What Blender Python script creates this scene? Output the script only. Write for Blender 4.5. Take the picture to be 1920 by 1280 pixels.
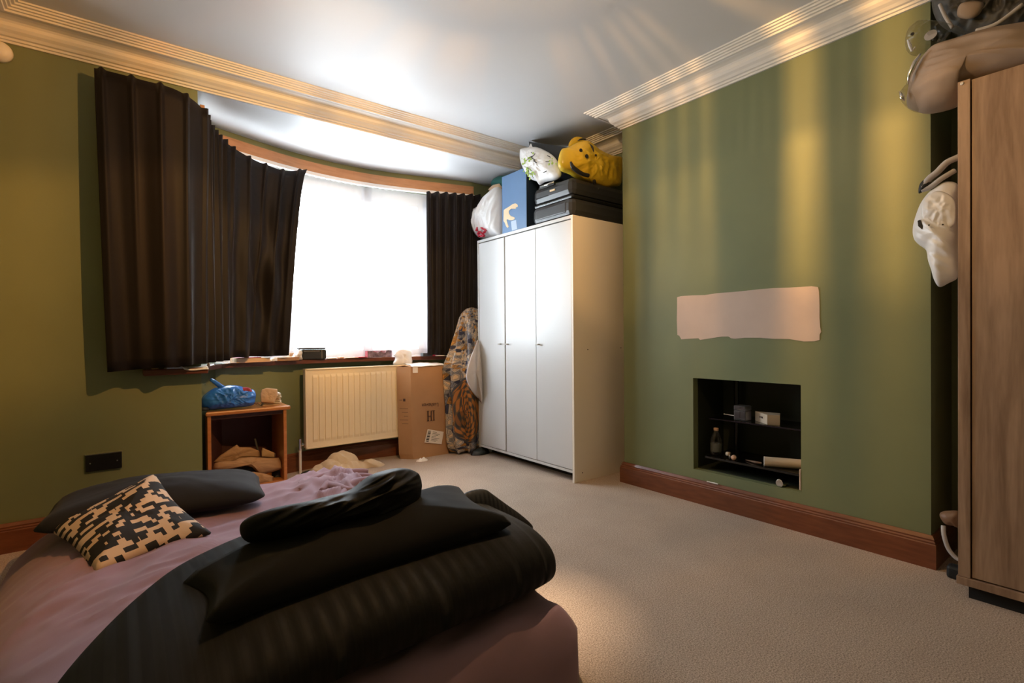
import bpy, bmesh, math, random
from mathutils import Vector, Matrix, noise
PI = math.pi
random.seed(7)
for o in list(bpy.data.objects): bpy.data.objects.remove(o)
SC = bpy.context.scene
COL = SC.collection

# ------------------------------------------------------------------ camera, world, lights, exposure
CF, YAW, PIT, ROL, CH = 951.8961, 0.6605, -0.0084, -0.0081, 0.9617
Fv = Vector((math.sin(YAW)*math.cos(PIT), math.cos(YAW)*math.cos(PIT), math.sin(PIT)))
R0 = Vector((math.cos(YAW), -math.sin(YAW), 0)); U0 = R0.cross(Fv)
Rv = R0*math.cos(ROL)+U0*math.sin(ROL); Uv = U0*math.cos(ROL)-R0*math.sin(ROL)
CAM = Vector((0, 0, CH))
cam = bpy.data.cameras.new('camera'); camo = bpy.data.objects.new('camera', cam); COL.objects.link(camo)
cam.sensor_width = 36; cam.lens = CF/1920*36; cam.clip_start = .02
camo.matrix_world = Matrix(((Rv.x, Uv.x, -Fv.x, CAM.x), (Rv.y, Uv.y, -Fv.y, CAM.y), (Rv.z, Uv.z, -Fv.z, CAM.z), (0, 0, 0, 1)))
SC.camera = camo

W = bpy.data.worlds.new('overcast_sky'); SC.world = W; W.use_nodes = True
bg = W.node_tree.nodes['Background']; bg.inputs[0].default_value = (.86, .93, 1, 1); bg.inputs[1].default_value = 20.0
SC.view_settings.view_transform = 'Standard'; SC.view_settings.look = 'None'
SC.view_settings.gamma = 1; SC.view_settings.use_curve_mapping = False
SC.view_settings.exposure = 0.42
LAMP_POWER = 200.0
# sampling portal only: it emits nothing, it steers Cycles' sky samples through the bay window
LAMP = Vector((1.08, 1.36, 2.325))
pl = bpy.data.lights.new('window_portal', 'AREA'); pl.shape = 'RECTANGLE'; pl.size = 2.3; pl.size_y = 1.5
pl.cycles.is_portal = True
po = bpy.data.objects.new('window_portal', pl); COL.objects.link(po)
po.location = (1.5, 4.22, 1.5); po.rotation_euler = (-PI/2, 0, 0)

# ------------------------------------------------------------------ helpers
def U(px, py, ax, val):
    d = Fv+Rv*((px-960)/CF)-Uv*((py-640)/CF)
    i = 'XYZ'.index(ax); t = (val-CAM[i])/d[i]
    return CAM+d*t

def tag(o, label=None, cat=None, group=None, kind=None):
    if label: o['label'] = label
    if cat: o['category'] = cat
    if group: o['group'] = group
    if kind: o['kind'] = kind
    return o

def empty(name, loc, label, cat, group=None):
    o = bpy.data.objects.new(name, None); COL.objects.link(o); o.location = loc
    o.empty_display_size = .05
    return tag(o, label, cat, group)

def obj(name, verts, faces, mats, parent=None, smooth=False, mi=None, uv=None, kind=None, solid=0, bevel=0, sub=0):
    verts = [Vector(v) for v in verts]
    lo = Vector((min(v[i] for v in verts) for i in range(3))); hi = Vector((max(v[i] for v in verts) for i in range(3)))
    base = Vector(((lo.x+hi.x)/2, (lo.y+hi.y)/2, lo.z))
    me = bpy.data.meshes.new(name)
    me.from_pydata([v-base for v in verts], [], faces)
    if not isinstance(mats, (list, tuple)): mats = [mats]
    for m in mats: me.materials.append(m)
    if mi:
        for p, i in zip(me.polygons, mi): p.material_index = i
    if uv:
        l = me.uv_layers.new(name='UVMap')
        for p in me.polygons:
            for li in p.loop_indices: l.data[li].uv = uv[me.loops[li].vertex_index]
    bm = bmesh.new(); bm.from_mesh(me); bmesh.ops.recalc_face_normals(bm, faces=bm.faces); bm.to_mesh(me); bm.free()
    if smooth:
        for p in me.polygons: p.use_smooth = True
    o = bpy.data.objects.new(name, me); COL.objects.link(o); o.location = base
    if parent:
        o.parent = parent
        q = parent; off = Vector(parent.location)
        o.matrix_parent_inverse = Matrix.Translation(-WORLD.get(parent, off))
    WORLD[o] = base.copy()
    if kind: o['kind'] = kind
    if solid:
        s = o.modifiers.new('solid', 'SOLIDIFY'); s.thickness = solid; s.offset = 0
    if bevel:
        b = o.modifiers.new('bevel', 'BEVEL'); b.width = bevel; b.segments = 2; b.limit_method = 'ANGLE'
    if sub:
        s = o.modifiers.new('sub', 'SUBSURF'); s.levels = sub; s.render_levels = sub
    return o
WORLD = {}

class MB:
    def __init__(s): s.v = []; s.f = []; s.m = []; s.uv = []
    def add(s, v, f, m=0):
        b = len(s.v); s.v += [Vector(p) for p in v]; s.f += [[i+b for i in q] for q in f]; s.m += [m]*len(f); return s
    def box(s, lo, hi, m=0, rot=None, c=None):
        x0, y0, z0 = lo; x1, y1, z1 = hi
        v = [Vector(p) for p in ((x0,y0,z0),(x1,y0,z0),(x1,y1,z0),(x0,y1,z0),(x0,y0,z1),(x1,y0,z1),(x1,y1,z1),(x0,y1,z1))]
        if rot is not None:
            c = Vector(c) if c else (Vector(lo)+Vector(hi))/2
            v = [c+rot @ (p-c) for p in v]
        return s.add(v, [(0,3,2,1),(4,5,6,7),(0,1,5,4),(1,2,6,5),(2,3,7,6),(3,0,4,7)], m)
    def tube(s, pts, r, n=10, m=0, cap=True):
        pts = [Vector(p) for p in pts]; rs = r if isinstance(r, (list, tuple)) else [r]*len(pts)
        b = len(s.v); up = None
        for i, p in enumerate(pts):
            d = (pts[min(i+1, len(pts)-1)]-pts[max(i-1, 0)]).normalized()
            if up is None: up = Vector((0,0,1)) if abs(d.z) < .9 else Vector((1,0,0))
            a = d.cross(up).normalized(); up = a.cross(d).normalized()
            for k in range(n):
                t = 2*PI*k/n; s.v.append(p+(a*math.cos(t)+up*math.sin(t))*rs[i])
        for i in range(len(pts)-1):
            for k in range(n):
                s.f.append([b+i*n+k, b+i*n+(k+1) % n, b+(i+1)*n+(k+1) % n, b+(i+1)*n+k]); s.m.append(m)
        if cap:
            s.f.append([b+k for k in range(n)][::-1]); s.f.append([b+(len(pts)-1)*n+k for k in range(n)]); s.m += [m, m]
        return s
    def prism(s, pts, off, m=0):
        n = len(pts); pts = [Vector(p) for p in pts]; off = Vector(off)
        f = [list(range(n))[::-1], [n+i for i in range(n)]]+[[i, (i+1) % n, n+(i+1) % n, n+i] for i in range(n)]
        return s.add(pts+[p+off for p in pts], f, m)
    def lathe(s, c, prof, n=24, m=0, ax=None):
        c = Vector(c); A = (Vector(ax) if ax else Vector((0,0,1))).normalized()
        e = A.orthogonal().normalized(); g = A.cross(e); b = len(s.v)
        for r, h in prof:
            for k in range(n):
                t = 2*PI*k/n; s.v.append(c+A*h+(e*math.cos(t)+g*math.sin(t))*max(r, 1e-4))
        for i in range(len(prof)-1):
            for k in range(n):
                s.f.append([b+i*n+k, b+i*n+(k+1) % n, b+(i+1)*n+(k+1) % n, b+(i+1)*n+k]); s.m.append(m)
        s.f.append([b+k for k in range(n)][::-1]); s.f.append([b+(len(prof)-1)*n+k for k in range(n)]); s.m += [m, m]
        return s
    def build(s, name, mats, parent=None, **k): return obj(name, s.v, s.f, mats, parent, mi=s.m, **k)

def box(name, lo, hi, m, parent=None, bevel=0, **k): return MB().box(lo, hi).build(name, m, parent, bevel=bevel, **k)

def catmull(pts, n, closed=False):
    pts = [Vector(p) for p in pts]; N = len(pts); out = []
    segs = N if closed else N-1
    for i in range(segs):
        g = (lambda j: pts[j % N]) if closed else (lambda j: pts[max(0, min(N-1, j))])
        a, b, c, d = g(i-1), g(i), g(i+1), g(i+2)
        for k in range(n):
            t = k/n
            out.append(.5*((2*b)+(c-a)*t+(2*a-5*b+4*c-d)*t*t+(3*b-a-3*c+d)*t**3))
    if not closed: out.append(pts[-1])
    return out

def resample(pts, n, closed=True):
    P = list(pts)+([pts[0]] if closed else [])
    L = [0]
    for a, b in zip(P, P[1:]): L.append(L[-1]+(b-a).length)
    out = []; j = 0
    for k in range(n):
        s = L[-1]*k/(n if closed else n-1)
        while j < len(P)-2 and L[j+1] < s: j += 1
        q = (s-L[j])/max(L[j+1]-L[j], 1e-9); out.append(P[j].lerp(P[j+1], min(1, q)))
    return out

def nz(p, s, seed=0): return noise.noise(Vector(p)*s+Vector((seed*7.3, seed*3.1, seed*1.7)))
def ridged(p, s, seed=0): return 1-2.2*abs(nz(p, s, seed))

def puff(name, outline, N, tf, tb, mats, parent=None, rings=12, M=72, p=2.0, q=.5, amp=0, scale=8, seed=0, ramp=0, rscale=6, rdir=None, smooth_out=True, center=None, shift=None, **k):
    """inflated closed form: a closed outline, bulging tf along N and tb against it"""
    N = Vector(N).normalized()
    out = catmull(outline, 6, True) if smooth_out else [Vector(o) for o in outline]
    out = resample(out, M)
    c = Vector(center) if center else sum(out, Vector())/M
    e1 = (out[0]-c); e1 = (e1-N*e1.dot(N)).normalized(); e2 = N.cross(e1)
    V = []; F = []; UVs = []; R = max((o-c).length for o in out)
    def disp(P):
        Q = P
        if rdir is not None:
            r = Vector(rdir).normalized(); Q = P-r*(P.dot(r)*.8)
        return amp*nz(P, scale, seed)+ramp*ridged(Q, rscale, seed+3)+ramp*.5*ridged(Q, rscale*2.3, seed+5)
    def emit(side):
        idx = []
        for i in range(rings):
            s = i/rings
            hgt = (1-s**p)**q
            row = []
            for o in out:
                P = c+(o-c)*s
                t = tf if side > 0 else tb
                d = disp(P+N*side*.3)*(1-s**3)
                if shift: P = P+Vector(shift)*hgt*side
                Pp = P+N*side*(t*hgt+d)
                row.append(len(V)); V.append(Pp); UVs.append(((P-c).dot(e1)/R*.5+.5, (P-c).dot(e2)/R*.5+.5))
                if i == 0: break
            idx.append(row)
        return idx
    a = emit(1); b = emit(-1)
    rim = []
    for o in out: rim.append(len(V)); V.append(o); UVs.append(((o-c).dot(e1)/R*.5+.5, (o-c).dot(e2)/R*.5+.5))
    for idx, fl in ((a, 0), (b, 1)):
        rows = idx+[rim]
        for i in range(rings):
            A, B = rows[i], rows[i+1]
            for j in range(M):
                jj = (j+1) % M
                f = [A[0], B[j], B[jj]] if i == 0 else [A[j], B[j], B[jj], A[jj]]
                F.append(f[::-1] if fl else f)
    return obj(name, V, F, mats, parent, smooth=True, uv=UVs, **k)

def grid(name, fn, nu, nv, mats, parent=None, solid=.004, smooth=True, **k):
    V = []; uv = []
    for i in range(nu+1):
        for j in range(nv+1):
            V.append(fn(i/nu, j/nv)); uv.append((i/nu, j/nv))
    F = [[i*(nv+1)+j, (i+1)*(nv+1)+j, (i+1)*(nv+1)+j+1, i*(nv+1)+j+1] for i in range(nu) for j in range(nv)]
    return obj(name, V, F, mats, parent, smooth=smooth, uv=uv, solid=solid, **k)

def sweep(name, path, prof, mats, closed=False, parent=None, kind=None, smooth=False):
    """profile (distance from the wall, height) swept along plan path; the room lies on the left of travel"""
    P = [Vector((a, b)) for a, b in path]; n = len(P); V = []; F = []
    for i in range(n):
        def nrm(a, b):
            d = (b-a).normalized(); return Vector((-d.y, d.x))
        if closed or 0 < i < n-1:
            n1 = nrm(P[i-1], P[i]); n2 = nrm(P[i], P[(i+1) % n]); m = (n1+n2); m = m/max(m.dot(n1), .2)
        elif i == 0: m = nrm(P[0], P[1])
        else: m = nrm(P[-2], P[-1])
        for s, z in prof: V.append(Vector((P[i].x+m.x*s, P[i].y+m.y*s, z)))
    k = len(prof)
    for i in range(n if closed else n-1):
        j = (i+1) % n
        for a in range(k):
            b = (a+1) % k; F.append([i*k+a, j*k+a, j*k+b, i*k+b])
    if not closed: F.append(list(range(k))[::-1]); F.append([(n-1)*k+a for a in range(k)])
    return obj(name, V, F, mats, parent, kind=kind, smooth=smooth)

# ------------------------------------------------------------------ materials
def mat(name, col, rough=.6, var=0, vscale=6, bump=0, bscale=60, metal=0, spec=.5, stretch=None, col2=None, sheen=0, coat=0, detail=4, trans=0, alpha=1, sss=0):
    m = bpy.data.materials.new(name); m.use_nodes = True; nt = m.node_tree; b = nt.nodes['Principled BSDF']
    L = nt.links.new
    b.inputs['Base Color'].default_value = (*col, 1); b.inputs['Roughness'].default_value = rough
    b.inputs['Metallic'].default_value = metal; b.inputs['Specular IOR Level'].default_value = spec
    b.inputs['Sheen Weight'].default_value = sheen; b.inputs['Coat Weight'].default_value = coat
    b.inputs['Transmission Weight'].default_value = trans; b.inputs['Alpha'].default_value = alpha
    tc = nt.nodes.new('ShaderNodeTexCoord'); mp = nt.nodes.new('ShaderNodeMapping'); L(tc.outputs['Object'], mp.inputs[0])
    if stretch: mp.inputs['Scale'].default_value = stretch
    if var or col2:
        n = nt.nodes.new('ShaderNodeTexNoise'); n.inputs['Scale'].default_value = vscale; n.inputs['Detail'].default_value = detail
        L(mp.outputs[0], n.inputs['Vector'])
        r = nt.nodes.new('ShaderNodeValToRGB'); c2 = col2 or tuple(min(1, c*(1+var)) for c in col); c1 = col if col2 else tuple(c*(1-var) for c in col)
        r.color_ramp.elements[0].color = (*c1, 1); r.color_ramp.elements[1].color = (*c2, 1)
        r.color_ramp.elements[0].position = .32; r.color_ramp.elements[1].position = .68
        L(n.outputs[0], r.inputs[0]); L(r.outputs[0], b.inputs['Base Color'])
    if bump:
        n2 = nt.nodes.new('ShaderNodeTexNoise'); n2.inputs['Scale'].default_value = bscale; n2.inputs['Detail'].default_value = 3
        L(mp.outputs[0], n2.inputs['Vector'])
        bp = nt.nodes.new('ShaderNodeBump'); bp.inputs['Strength'].default_value = bump; bp.inputs['Distance'].default_value = .004
        L(n2.outputs[0], bp.inputs['Height']); L(bp.outputs[0], b.inputs['Normal'])
    return m

M = {}
M['green'] = mat('sage_green_paint', (.176, .207, .104), .55, var=.05, vscale=3, bump=.06, bscale=90)
M['ceil'] = mat('white_satin_ceiling', (.72, .72, .73), .5, var=.015, vscale=2, spec=.5)
M['cornice'] = mat('cream_plaster', (.76, .735, .69), .5, var=.02)
M['white'] = mat('white_upvc', (.82, .83, .84), .3)
M['skirt'] = mat('mahogany_stain', (.14, .042, .016), .32, col2=(.20, .066, .026), vscale=5, stretch=(2, 2, 14), coat=.2)
M['sill'] = mat('mahogany_sill', (.11, .032, .016), .35, col2=(.16, .05, .026), vscale=6, stretch=(2, 10, 10))
M['pelmet'] = mat('orange_pine', (.42, .20, .085), .45, col2=(.52, .26, .12), vscale=4, stretch=(1.2, 8, 14))
M['shaded_green'] = mat('shaded_green_paint', (.020, .026, .014), .6)  # wall green darkened to carry the shade inside the niche
M['plaster'] = mat('bare_pink_plaster', (.62, .50, .43), .8, var=.05, vscale=5)
M['wwhite'] = mat('white_laminate', (.57, .575, .58), .3, spec=.5)
M['wlit'] = mat('white_laminate_lamplit', (.74, .69, .61), .4)  # warm lamplight on the near side is put into this laminate colour
M['void'] = mat('dark_void', (.01, .01, .01), .8)
M['metal'] = mat('brushed_nickel', (.6, .58, .54), .3, metal=1)
M['chrome'] = mat('chrome', (.8, .8, .8), .15, metal=1)
M['rad'] = mat('cream_enamel', (.84, .73, .53), .35)
M['card'] = mat('brown_cardboard', (.38, .22, .115), .75, var=.06, vscale=5, bump=.15, bscale=25)
M['card2'] = mat('kraft_paper', (.42, .26, .15), .75, var=.1, vscale=8, bump=.3, bscale=14)
M['ink'] = mat('dark_print', (.05, .025, .02), .7)
M['fade_ink'] = mat('faded_print', (.22, .13, .075), .8)
M['label'] = mat('white_label', (.72, .68, .64), .5)
M['plastic_w'] = mat('white_carrier_plastic', (.78, .78, .79), .35, bump=.25, bscale=18, var=.03)
M['plastic_b'] = mat('blue_carrier_plastic', (.03, .17, .62), .22, bump=.5, bscale=22, var=.15, vscale=9)
M['plastic_y'] = mat('yellow_carrier_plastic', (.66, .45, .028), .32, bump=.2, bscale=16, var=.06)
M['red'] = mat('red_cloth', (.28, .01, .02), .7)
M['red_ink'] = mat('red_print', (.62, .03, .07), .5)
M['black_ink'] = mat('black_print', (.012, .012, .012), .5)
M['green_ink'] = mat('leaf_green_print', (.36, .52, .10), .5)
M['bluebox'] = mat('blue_printed_card', (.10, .20, .38), .45, var=.04)
M['bluedark'] = mat('navy_card', (.012, .022, .04), .5)
M['cream_ink'] = mat('cream_print', (.72, .55, .34), .5)
M['pale_blue'] = mat('pale_blue_print', (.42, .52, .68), .5)
M['suit'] = mat('black_hard_shell', (.028, .030, .032), .3, bump=.05, bscale=200)
M['dark'] = mat('dark_card', (.028, .032, .036), .6)
M['teal'] = mat('teal_fabric', (.01, .09, .08), .8)
M['beige_paper'] = mat('beige_paper', (.6, .42, .27), .7)
M['paper'] = mat('white_paper', (.8, .79, .77), .6)
M['mauve'] = mat('mauve_cotton', (.275, .175, .245), .85, var=.05, vscale=3, bump=.05, bscale=300, sheen=.15)
M['blackfab'] = mat('black_cotton', (.007, .007, .0075), .85, spec=.2, sheen=.02, bump=.05, bscale=200)
M['charcoal'] = mat('charcoal_cotton', (.014, .0145, .018), .85, spec=.25, sheen=.05, bump=.05, bscale=200)
M['satin'] = mat('black_satin_garment', (.006, .0066, .0078), .62, spec=.2, bump=.2, bscale=40)
M['curtain'] = mat('dark_brown_satin', (.0072, .0050, .0050), .62, spec=.22, var=.08, vscale=4, sheen=.06, bump=.05, bscale=300)
M['cream_fab'] = mat('cream_towelling', (.60, .49, .35), .9, var=.06, sheen=.1, bump=.15, bscale=120)
M['greycloth'] = mat('pale_grey_cloth', (.50, .47, .46), .85, var=.06)
M['pine'] = mat('orange_varnished_pine', (.42, .155, .04), .35, col2=(.52, .21, .065), vscale=5, stretch=(1.5, 10, 10), coat=.2)
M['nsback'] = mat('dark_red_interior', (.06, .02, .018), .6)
M['blackplastic'] = mat('black_gloss_plastic', (.01, .011, .012), .25)
M['bag_black'] = mat('black_nylon', (.012, .015, .018), .5, bump=.2, bscale=60)
M['purplebox'] = mat('purple_patterned_card', (.05, .025, .035), .5, col2=(.32, .22, .26), vscale=30)
M['blackglass'] = mat('black_glass_shelf', (.004, .004, .004), .06, spec=.6)
M['cream_card'] = mat('cream_carton', (.62, .52, .40), .5)
M['flesh'] = mat('peach_plastic', (.75, .48, .33), .4)
M['beigeroll'] = mat('taupe_pillow_fabric', (.36, .27, .205), .8, var=.08, vscale=6)
M['greyplastic'] = mat('smoky_plastic', (.07, .066, .06), .5, spec=.3, bump=.4, bscale=20)
M['bottle_label'] = mat('grey_label', (.10, .11, .10), .5)
M['tan'] = mat('tan_leather', (.2, .11, .06), .5)

def wood(name, c1, c2):
    m = bpy.data.materials.new(name); m.use_nodes = True; nt = m.node_tree; b = nt.nodes['Principled BSDF']; L = nt.links.new
    tc = nt.nodes.new('ShaderNodeTexCoord'); mp = nt.nodes.new('ShaderNodeMapping'); mp.inputs['Scale'].default_value = (9, 9, .9)
    L(tc.outputs['Object'], mp.inputs[0])
    n = nt.nodes.new('ShaderNodeTexNoise'); n.inputs['Scale'].default_value = 1.6; n.inputs['Detail'].default_value = 8; n.inputs['Distortion'].default_value = 1.2
    L(mp.outputs[0], n.inputs['Vector'])
    w = nt.nodes.new('ShaderNodeTexNoise'); w.inputs['Scale'].default_value = 14; w.inputs['Detail'].default_value = 4
    L(mp.outputs[0], w.inputs['Vector'])
    mx = nt.nodes.new('ShaderNodeMath'); mx.operation = 'MULTIPLY_ADD'; mx.inputs[1].default_value = .3; L(w.outputs[0], mx.inputs[0]); L(n.outputs[0], mx.inputs[2])
    r = nt.nodes.new('ShaderNodeValToRGB'); r.color_ramp.elements[0].position = .45; r.color_ramp.elements[1].position = .85
    r.color_ramp.elements[0].color = (*c1, 1); r.color_ramp.elements[1].color = (*c2, 1)
    L(mx.outputs[0], r.inputs[0]); L(r.outputs[0], b.inputs['Base Color']); b.inputs['Roughness'].default_value = .5
    bp = nt.nodes.new('ShaderNodeBump'); bp.inputs['Strength'].default_value = .08; L(w.outputs[0], bp.inputs['Height']); L(bp.outputs[0], b.inputs['Normal'])
    return m
M['oak'] = wood('weathered_oak_laminate', (.22, .135, .085), (.44, .295, .20))

def carpet_mat():
    m = bpy.data.materials.new('beige_twist_carpet'); m.use_nodes = True; nt = m.node_tree; b = nt.nodes['Principled BSDF']; L = nt.links.new
    tc = nt.nodes.new('ShaderNodeTexCoord')
    n1 = nt.nodes.new('ShaderNodeTexNoise'); n1.inputs['Scale'].default_value = 230; n1.inputs['Detail'].default_value = 3
    n2 = nt.nodes.new('ShaderNodeTexNoise'); n2.inputs['Scale'].default_value = 5; n2.inputs['Detail'].default_value = 4
    for n in (n1, n2): L(tc.outputs['Object'], n.inputs['Vector'])
    r = nt.nodes.new('ShaderNodeValToRGB'); e = r.color_ramp.elements
    e[0].position = .32; e[0].color = (.26, .20, .16, 1); e[1].position = .66; e[1].color = (.64, .525, .435, 1)
    L(n1.outputs[0], r.inputs[0])
    mx = nt.nodes.new('ShaderNodeMix'); mx.data_type = 'RGBA'; mx.blend_type = 'MULTIPLY'; mx.inputs[0].default_value = .35
    r2 = nt.nodes.new('ShaderNodeValToRGB'); r2.color_ramp.elements[0].position = .3; r2.color_ramp.elements[1].position = .7
    r2.color_ramp.elements[0].color = (.72, .68, .66, 1); L(n2.outputs[0], r2.inputs[0])
    L(r.outputs[0], mx.inputs[6]); L(r2.outputs[0], mx.inputs[7]); L(mx.outputs[2], b.inputs['Base Color'])
    b.inputs['Roughness'].default_value = .95; b.inputs['Specular IOR Level'].default_value = .1
    n3 = nt.nodes.new('ShaderNodeTexNoise'); n3.inputs['Scale'].default_value = 330; n3.inputs['Detail'].default_value = 2; L(tc.outputs['Object'], n3.inputs['Vector'])
    bp = nt.nodes.new('ShaderNodeBump'); bp.inputs['Strength'].default_value = .14; bp.inputs['Distance'].default_value = .004
    L(n3.outputs[0], bp.inputs['Height']); L(bp.outputs[0], b.inputs['Normal'])
    return m
M['carpet'] = carpet_mat()

def thin(name, col, t, rough=.1, gloss=.1):
    """thin see-through film: transparent mixed with a glossy surface"""
    m = bpy.data.materials.new(name); m.use_nodes = True; nt = m.node_tree; nt.nodes.remove(nt.nodes['Principled BSDF']); L = nt.links.new
    o = nt.nodes['Material Output']; a = nt.nodes.new('ShaderNodeBsdfTransparent'); a.inputs[0].default_value = (*t, 1)
    g = nt.nodes.new('ShaderNodeBsdfGlossy'); g.inputs[0].default_value = (*col, 1); g.inputs['Roughness'].default_value = rough
    mx = nt.nodes.new('ShaderNodeMixShader'); f = nt.nodes.new('ShaderNodeLayerWeight'); f.inputs[0].default_value = gloss
    L(f.outputs['Facing'], mx.inputs[0]); L(a.outputs[0], mx.inputs[1]); L(g.outputs[0], mx.inputs[2]); L(mx.outputs[0], o.inputs[0])
    return m
M['glass'] = thin('window_glass', (.9, .95, 1), (.95, .97, .97), .02, .08)
M['film'] = thin('clear_plastic_film', (.9, .9, .9), (.86, .85, .82), .34, .06)
M['jar'] = thin('clear_acrylic', (.85, .85, .9), (.76, .76, .78), .35, .5)

def net_mat():
    m = bpy.data.materials.new('white_net_voile'); m.use_nodes = True; nt = m.node_tree; nt.nodes.remove(nt.nodes['Principled BSDF']); L = nt.links.new
    o = nt.nodes['Material Output']; a = nt.nodes.new('ShaderNodeBsdfTransparent'); a.inputs[0].default_value = (1, 1, 1, 1)
    d = nt.nodes.new('ShaderNodeBsdfTranslucent'); d.inputs[0].default_value = (.15, .13, .14, 1)
    d2 = nt.nodes.new('ShaderNodeBsdfDiffuse'); d2.inputs[0].default_value = (.80, .77, .77, 1)
    m1 = nt.nodes.new('ShaderNodeMixShader'); m1.inputs[0].default_value = .45
    m2 = nt.nodes.new('ShaderNodeMixShader'); m2.inputs[0].default_value = .40
    L(d.outputs[0], m1.inputs[1]); L(d2.outputs[0], m1.inputs[2]); L(a.outputs[0], m2.inputs[1]); L(m1.outputs[0], m2.inputs[2]); L(m2.outputs[0], o.inputs[0])
    return m
M['net'] = net_mat()

def cushion_mat():
    m = bpy.data.materials.new('black_and_tan_woven_pattern'); m.use_nodes = True; nt = m.node_tree; b = nt.nodes['Principled BSDF']; L = nt.links.new
    tc = nt.nodes.new('ShaderNodeTexCoord'); mp = nt.nodes.new('ShaderNodeMapping'); mp.inputs['Rotation'].default_value = (0, 0, CUSH_ROT)
    L(tc.outputs['UV'], mp.inputs[0])
    def brick(sc, w, h, off, c1, c2):
        t = nt.nodes.new('ShaderNodeTexBrick'); t.inputs['Scale'].default_value = sc; t.inputs['Mortar Size'].default_value = 0
        t.inputs['Brick Width'].default_value = w; t.inputs['Row Height'].default_value = h; t.offset = off; t.offset_frequency = 2
        t.inputs['Color1'].default_value = c1; t.inputs['Color2'].default_value = c2; t.inputs['Bias'].default_value = 0
        L(mp.outputs[0], t.inputs['Vector']); return t
    k = (0, 0, 0, 1); w = (1, 1, 1, 1)
    a = brick(11, 1.1, .40, .35, k, w); c = brick(11, .62, .40, .6, k, w)
    ad = nt.nodes.new('ShaderNodeMath'); ad.operation = 'ADD'; L(a.outputs[0], ad.inputs[0]); L(c.outputs[0], ad.inputs[1])
    gt = nt.nodes.new('ShaderNodeMath'); gt.operation = 'GREATER_THAN'; gt.inputs[1].default_value = 1.06; L(ad.outputs[0], gt.inputs[0])
    mx = nt.nodes.new('ShaderNodeMix'); mx.data_type = 'RGBA'; mx.inputs[6].default_value = (.008, .008, .009, 1); mx.inputs[7].default_value = (.56, .43, .31, 1)
    L(gt.outputs[0], mx.inputs[0]); L(mx.outputs[2], b.inputs['Base Color']); b.inputs['Roughness'].default_value = .85
    bp = nt.nodes.new('ShaderNodeBump'); bp.inputs['Strength'].default_value = .5; bp.inputs['Distance'].default_value = .004
    L(gt.outputs[0], bp.inputs['Height']); L(bp.outputs[0], b.inputs['Normal'])
    return m
CUSH_ROT = .1
M['cushion'] = cushion_mat()

def stripe_mat():
    m = bpy.data.materials.new('black_damask_stripe'); m.use_nodes = True; nt = m.node_tree; b = nt.nodes['Principled BSDF']; L = nt.links.new
    tc = nt.nodes.new('ShaderNodeTexCoord'); w = nt.nodes.new('ShaderNodeTexWave'); w.bands_direction = 'X'; w.inputs['Scale'].default_value = 8.5; w.inputs['Distortion'].default_value = .15
    L(tc.outputs['UV'], w.inputs['Vector'])
    r = nt.nodes.new('ShaderNodeValToRGB'); r.color_ramp.elements[0].position = .46; r.color_ramp.elements[1].position = .54
    r.color_ramp.elements[0].color = (.0045, .0045, .005, 1); r.color_ramp.elements[1].color = (.0095, .0095, .0095, 1)
    L(w.outputs[0], r.inputs[0]); L(r.outputs[0], b.inputs['Base Color'])
    r2 = nt.nodes.new('ShaderNodeMapRange'); r2.inputs[3].default_value = .60; r2.inputs[4].default_value = .85; b.inputs['Specular IOR Level'].default_value = .22
    L(w.outputs[0], r2.inputs[0]); L(r2.outputs[0], b.inputs['Roughness'])
    return m
M['stripe'] = stripe_mat()

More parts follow.
